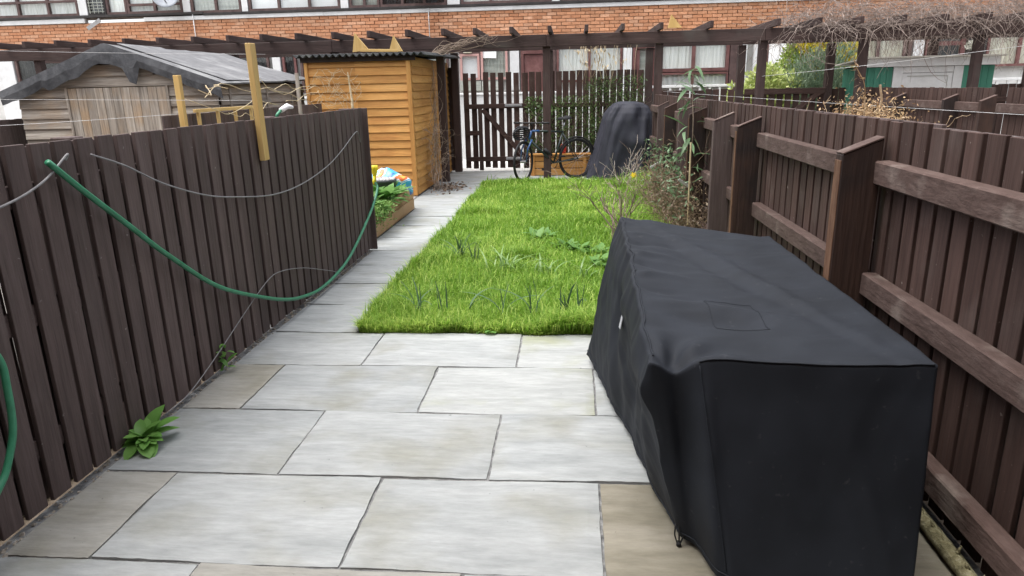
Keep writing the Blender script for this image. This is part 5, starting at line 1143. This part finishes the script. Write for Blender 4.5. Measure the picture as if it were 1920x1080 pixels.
def bicycle():
    bk = thing('bicycle', 'dark green and blue bicycle leaning by the pergola post', 'bicycle', (-.37, 11.87, 0), math.atan2(-.46, -.86))   # local +X = forward
    fm = mat('bike_frame', [(.012, .02, .02), (.02, .035, .032)], None, 12, 1, .35, .05, 0, spec=.6); bluem = mat('bike_blue', [(.02, .07, .2), (.03, .1, .28)], None, 12, 1, .3, .05, 0, spec=.6)
    blk = mat('bike_black', [(.012, .012, .013), (.025, .025, .027)], None, 30, 1, .6, .2, 0); sil = mat('bike_alloy', [(.35, .36, .37), (.5, .5, .52)], None, 20, 1, .3, .05, 0, metal=.9)
    WR = .325
    def wheel(cx, steer=0):
        mb = MB(); pts = [(WR*math.cos(a), 0, WR*math.sin(a)) for a in [2*math.pi*i/32 for i in range(33)]]; mb.tube(pts, .019, 6, caps=False)
        wv = part('wheel', mb.mesh('tyre', blk, True), bk, (cx, 0, WR+.017), (0, 0, steer))
        mb = MB(); mb.tube([(p[0]*.93, 0, p[2]*.93) for p in pts], .011, 5, caps=False); part('rim', mb.mesh('rim', blk, True), wv)
        mb = MB()
        for i in range(20): a = 2*math.pi*i/20; mb.tube([(0, .02*(-1)**i, 0), (WR*.92*math.cos(a+.2), 0, WR*.92*math.sin(a+.2))], .0015, 3, caps=False)
        part('spokes', mb.mesh('spokes', sil), wv); mb = MB(); mb.tube([(0, -.05, 0), (0, .05, 0)], .02, 8); part('hub', mb.mesh('hub', sil), wv); return wv
    rw = wheel(-.50); st_ = R(38); hx, hz_ = .36, .78
    fwv = wheel(.50, st_)
    mb = MB(); bb = (-.06, 0, .29); sp = (-.235, 0, .80); ht = (.345, 0, .84); hb2 = (.385, 0, .70); ra = (-.5, 0, WR+.017)
    mb.tube([bb, sp], .016, 8); mb.tube([sp, ht], .017, 8); mb.tube([bb, hb2], .02, 8)
    for s_ in (-1, 1): mb.tube([(bb[0], .02*s_, bb[2]), (ra[0], .06*s_, ra[2])], .009, 6); mb.tube([(sp[0], .015*s_, sp[2]-.03), (ra[0], .06*s_, ra[2])], .008, 6)
    part('frame', mb.mesh('frame', fm, True), bk)
    mb = MB(); mb.tube([ht, hb2], .021, 8); mb.tube([(.20, 0, .83), (.345, 0, .84)], .0185, 8); part('head_tube', mb.mesh('head', bluem, True), bk)
    mb = MB(); c_, s2_ = math.cos(st_), math.sin(st_)
    for s_ in (-1, 1):
        o_ = Vector((-s2_*.055*s_, c_*.055*s_, 0)); mb.tube([Vector((.39, 0, .70))+o_, Vector((.47, 0, .55))+o_, Vector((.5, 0, WR+.017))+o_], [.014, .013, .009], 6)
    part('fork', mb.mesh('fork', bluem, True), bk)
    mb = MB(); mb.tube([(.345, 0, .84), (.33, 0, .92), (.33+.08*c_, .08*s2_, .965)], .014, 7)
    hc = Vector((.33+.08*c_, .08*s2_, .97)); ax = Vector((-s2_, c_, 0)); mb.tube([hc-ax*.31-Vector((.03, 0, 0)), hc-ax*.1, hc+ax*.1, hc+ax*.31-Vector((.03, 0, 0))], .012, 7); hbp = part('handlebar', mb.mesh('bar', blk, True), bk)
    mb = MB()
    for s_ in (-1, 1): mb.tube([hc+ax*s_*.2-Vector((.015, 0, 0)), hc+ax*s_*.325-Vector((.03, 0, 0))], .017, 8)
    part('grips', mb.mesh('grip', blk, True), hbp)
    mb = MB(); mb.tube([sp, (-.275, 0, .99)], .0125, 7); part('seat_post', mb.mesh('post', sil, True), bk)
    def sad(a, t_): w_ = .5+.5*math.cos(a*.0); x = math.cos(a)*.135; y = math.sin(a)*(.075 if x < 0 else .075*(1-.72*min(1, x/.1))); k_ = 1-.35*t_**2 if t_ < 1 else .0; return Vector((x*k_-.27, y*k_, 1.0+.05*t_+.015*(x < -.09)))
    part('saddle', lump(sad, 20, 6, blk), bk)
    mb = MB(); mb.tube([(bb[0]+.095*math.cos(a), -.04, bb[2]+.095*math.sin(a)) for a in [2*math.pi*i/24 for i in range(25)]], .006, 5, caps=False); mb.tube([(bb[0], -.05, bb[2]), (bb[0]+.12, -.06, bb[2]-.11)], .01, 6); mb.tube([(bb[0], .05, bb[2]), (bb[0]-.12, .06, bb[2]+.11)], .01, 6); mb.box(bb[0]+.08, bb[0]+.16, -.13, -.06, bb[2]-.125, bb[2]-.1); mb.box(bb[0]-.16, bb[0]-.08, .06, .13, bb[2]+.1, bb[2]+.125)
    part('crankset', mb.mesh('crank', blk), bk)
    mb = MB(); mb.tube([(bb[0], -.042, bb[2]+.093), (ra[0], -.05, ra[2]+.035)], .004, 4); mb.tube([(bb[0], -.042, bb[2]-.093), (ra[0], -.05, ra[2]-.06)], .004, 4); part('chain', mb.mesh('chain', blk), bk)
    mb = MB(); mb.tube([(-.02, 0, .42), (.11, 0, .53)], .033, 9); part('bottle', mb.mesh('bottle', blk, True), bk)
    arch = [(-.5+(.36)*math.cos(a), 0, WR+.02+.36*math.sin(a)) for a in [R(20+i*14) for i in range(11)]]; mb = MB(); mb.tube(arch, .016, 5); part('mudguard', mb.mesh('guard', blk, True), bk)
    mb = MB(); mb.tube(crom([(.33, .02, .95), (.46, .06, .9), (.43, .02, .74), (.3, 0, .72)], 5), .004, 4); part('brake_cable', mb.mesh('cable', blk), bk)
bicycle()
# helmet hanging from the handlebar
hm = thing('bicycle_helmet', 'black vented helmet hanging from the bicycle handlebar', 'helmet', (-.83, 11.62, .80), R(35)); hmat_ = mat('helmet_black', [(.018, .018, .021), (.035, .035, .04)], None, 12, 1, .4, .05, 0)
mb = MB()
for k_ in range(-3, 4):
    y = k_*.032; hgt = .105*math.sqrt(max(0, 1-(y/.12)**2)); pts = [(.15*math.cos(a)*math.sqrt(max(.05, 1-(y/.14)**2)), y, hgt*math.sin(a)) for a in [math.pi*i/12 for i in range(13)]]; mb.tube(pts, .0115, 6)
mb.tube([(.15*math.cos(a), .105*math.sin(a), .0) for a in [2*math.pi*i/24 for i in range(25)]], .014, 6, caps=False); mb.tube([(.10*math.cos(a), .09*math.sin(a), .068) for a in [2*math.pi*i/24 for i in range(25)]], .009, 5, caps=False)
part('shell', mb.mesh('shell', hmat_, True), hm, rot=(R(-70), 0, 0))
mb = MB(); mb.tube(crom([(-.06, 0, .08), (0, .02, .17), (.05, 0, .08)], 5), .005, 4); part('strap', mb.mesh('strap', hmat_), hm)
# covered barbecue
def bbq(a, t_):
    zz = [0, .12, .3, .55, .8, .97, 1.08, 1.17, 1.235, 1.262, 1.27]; lx = [-.60, -.55, -.48, -.40, -.33, -.28, -.23, -.17, -.10, -.03, .055]; rx_ = [.57, .57, .565, .56, .56, .555, .54, .50, .40, .26, .065]; dy = [.34, .34, .33, .32, .31, .30, .28, .25, .2, .12, .01]
    tt = np.linspace(0, 1, 11); z = np.interp(t_, tt, zz); l_, r_, d_ = np.interp(t_, tt, lx), np.interp(t_, tt, rx_), np.interp(t_, tt, dy)
    c = math.cos(a); s_ = math.sin(a); sg = lambda q: math.copysign(abs(q)**.75, q)
    x = (l_+r_)/2+(r_-l_)/2*sg(c); y = d_*sg(s_); h = 1-t_
    fo_ = .05*mn.noise(Vector((c*2.2, s_*2.2, t_*2.2)))+.022*mn.noise(Vector((c*6, s_*6, t_*3.5+4)))+.006*mn.noise(Vector((c*13, s_*13, t_*7)))
    k_ = min(1, h*2.2)*(1 if t_ < .97 else 0); return Vector((x+fo_*c*k_*1.4, y+fo_*s_*k_*1.8+(-.05*math.exp(-((z-.62)/.12)**2)*math.exp(-((x-.3)/.2)**2) if s_ < 0 else 0), z+.014*mn.noise(Vector((a*3, t_*6, 7)))*h))
tag(part('barbecue_cover', lump(bbq, 110, 60, fabric('cover_fabric_grey', (.034, .035, .046), .58)), None, (.80, 12.28, .0)), 'tall grey covered barbecue at the back right of the lawn', 'barbecue cover')
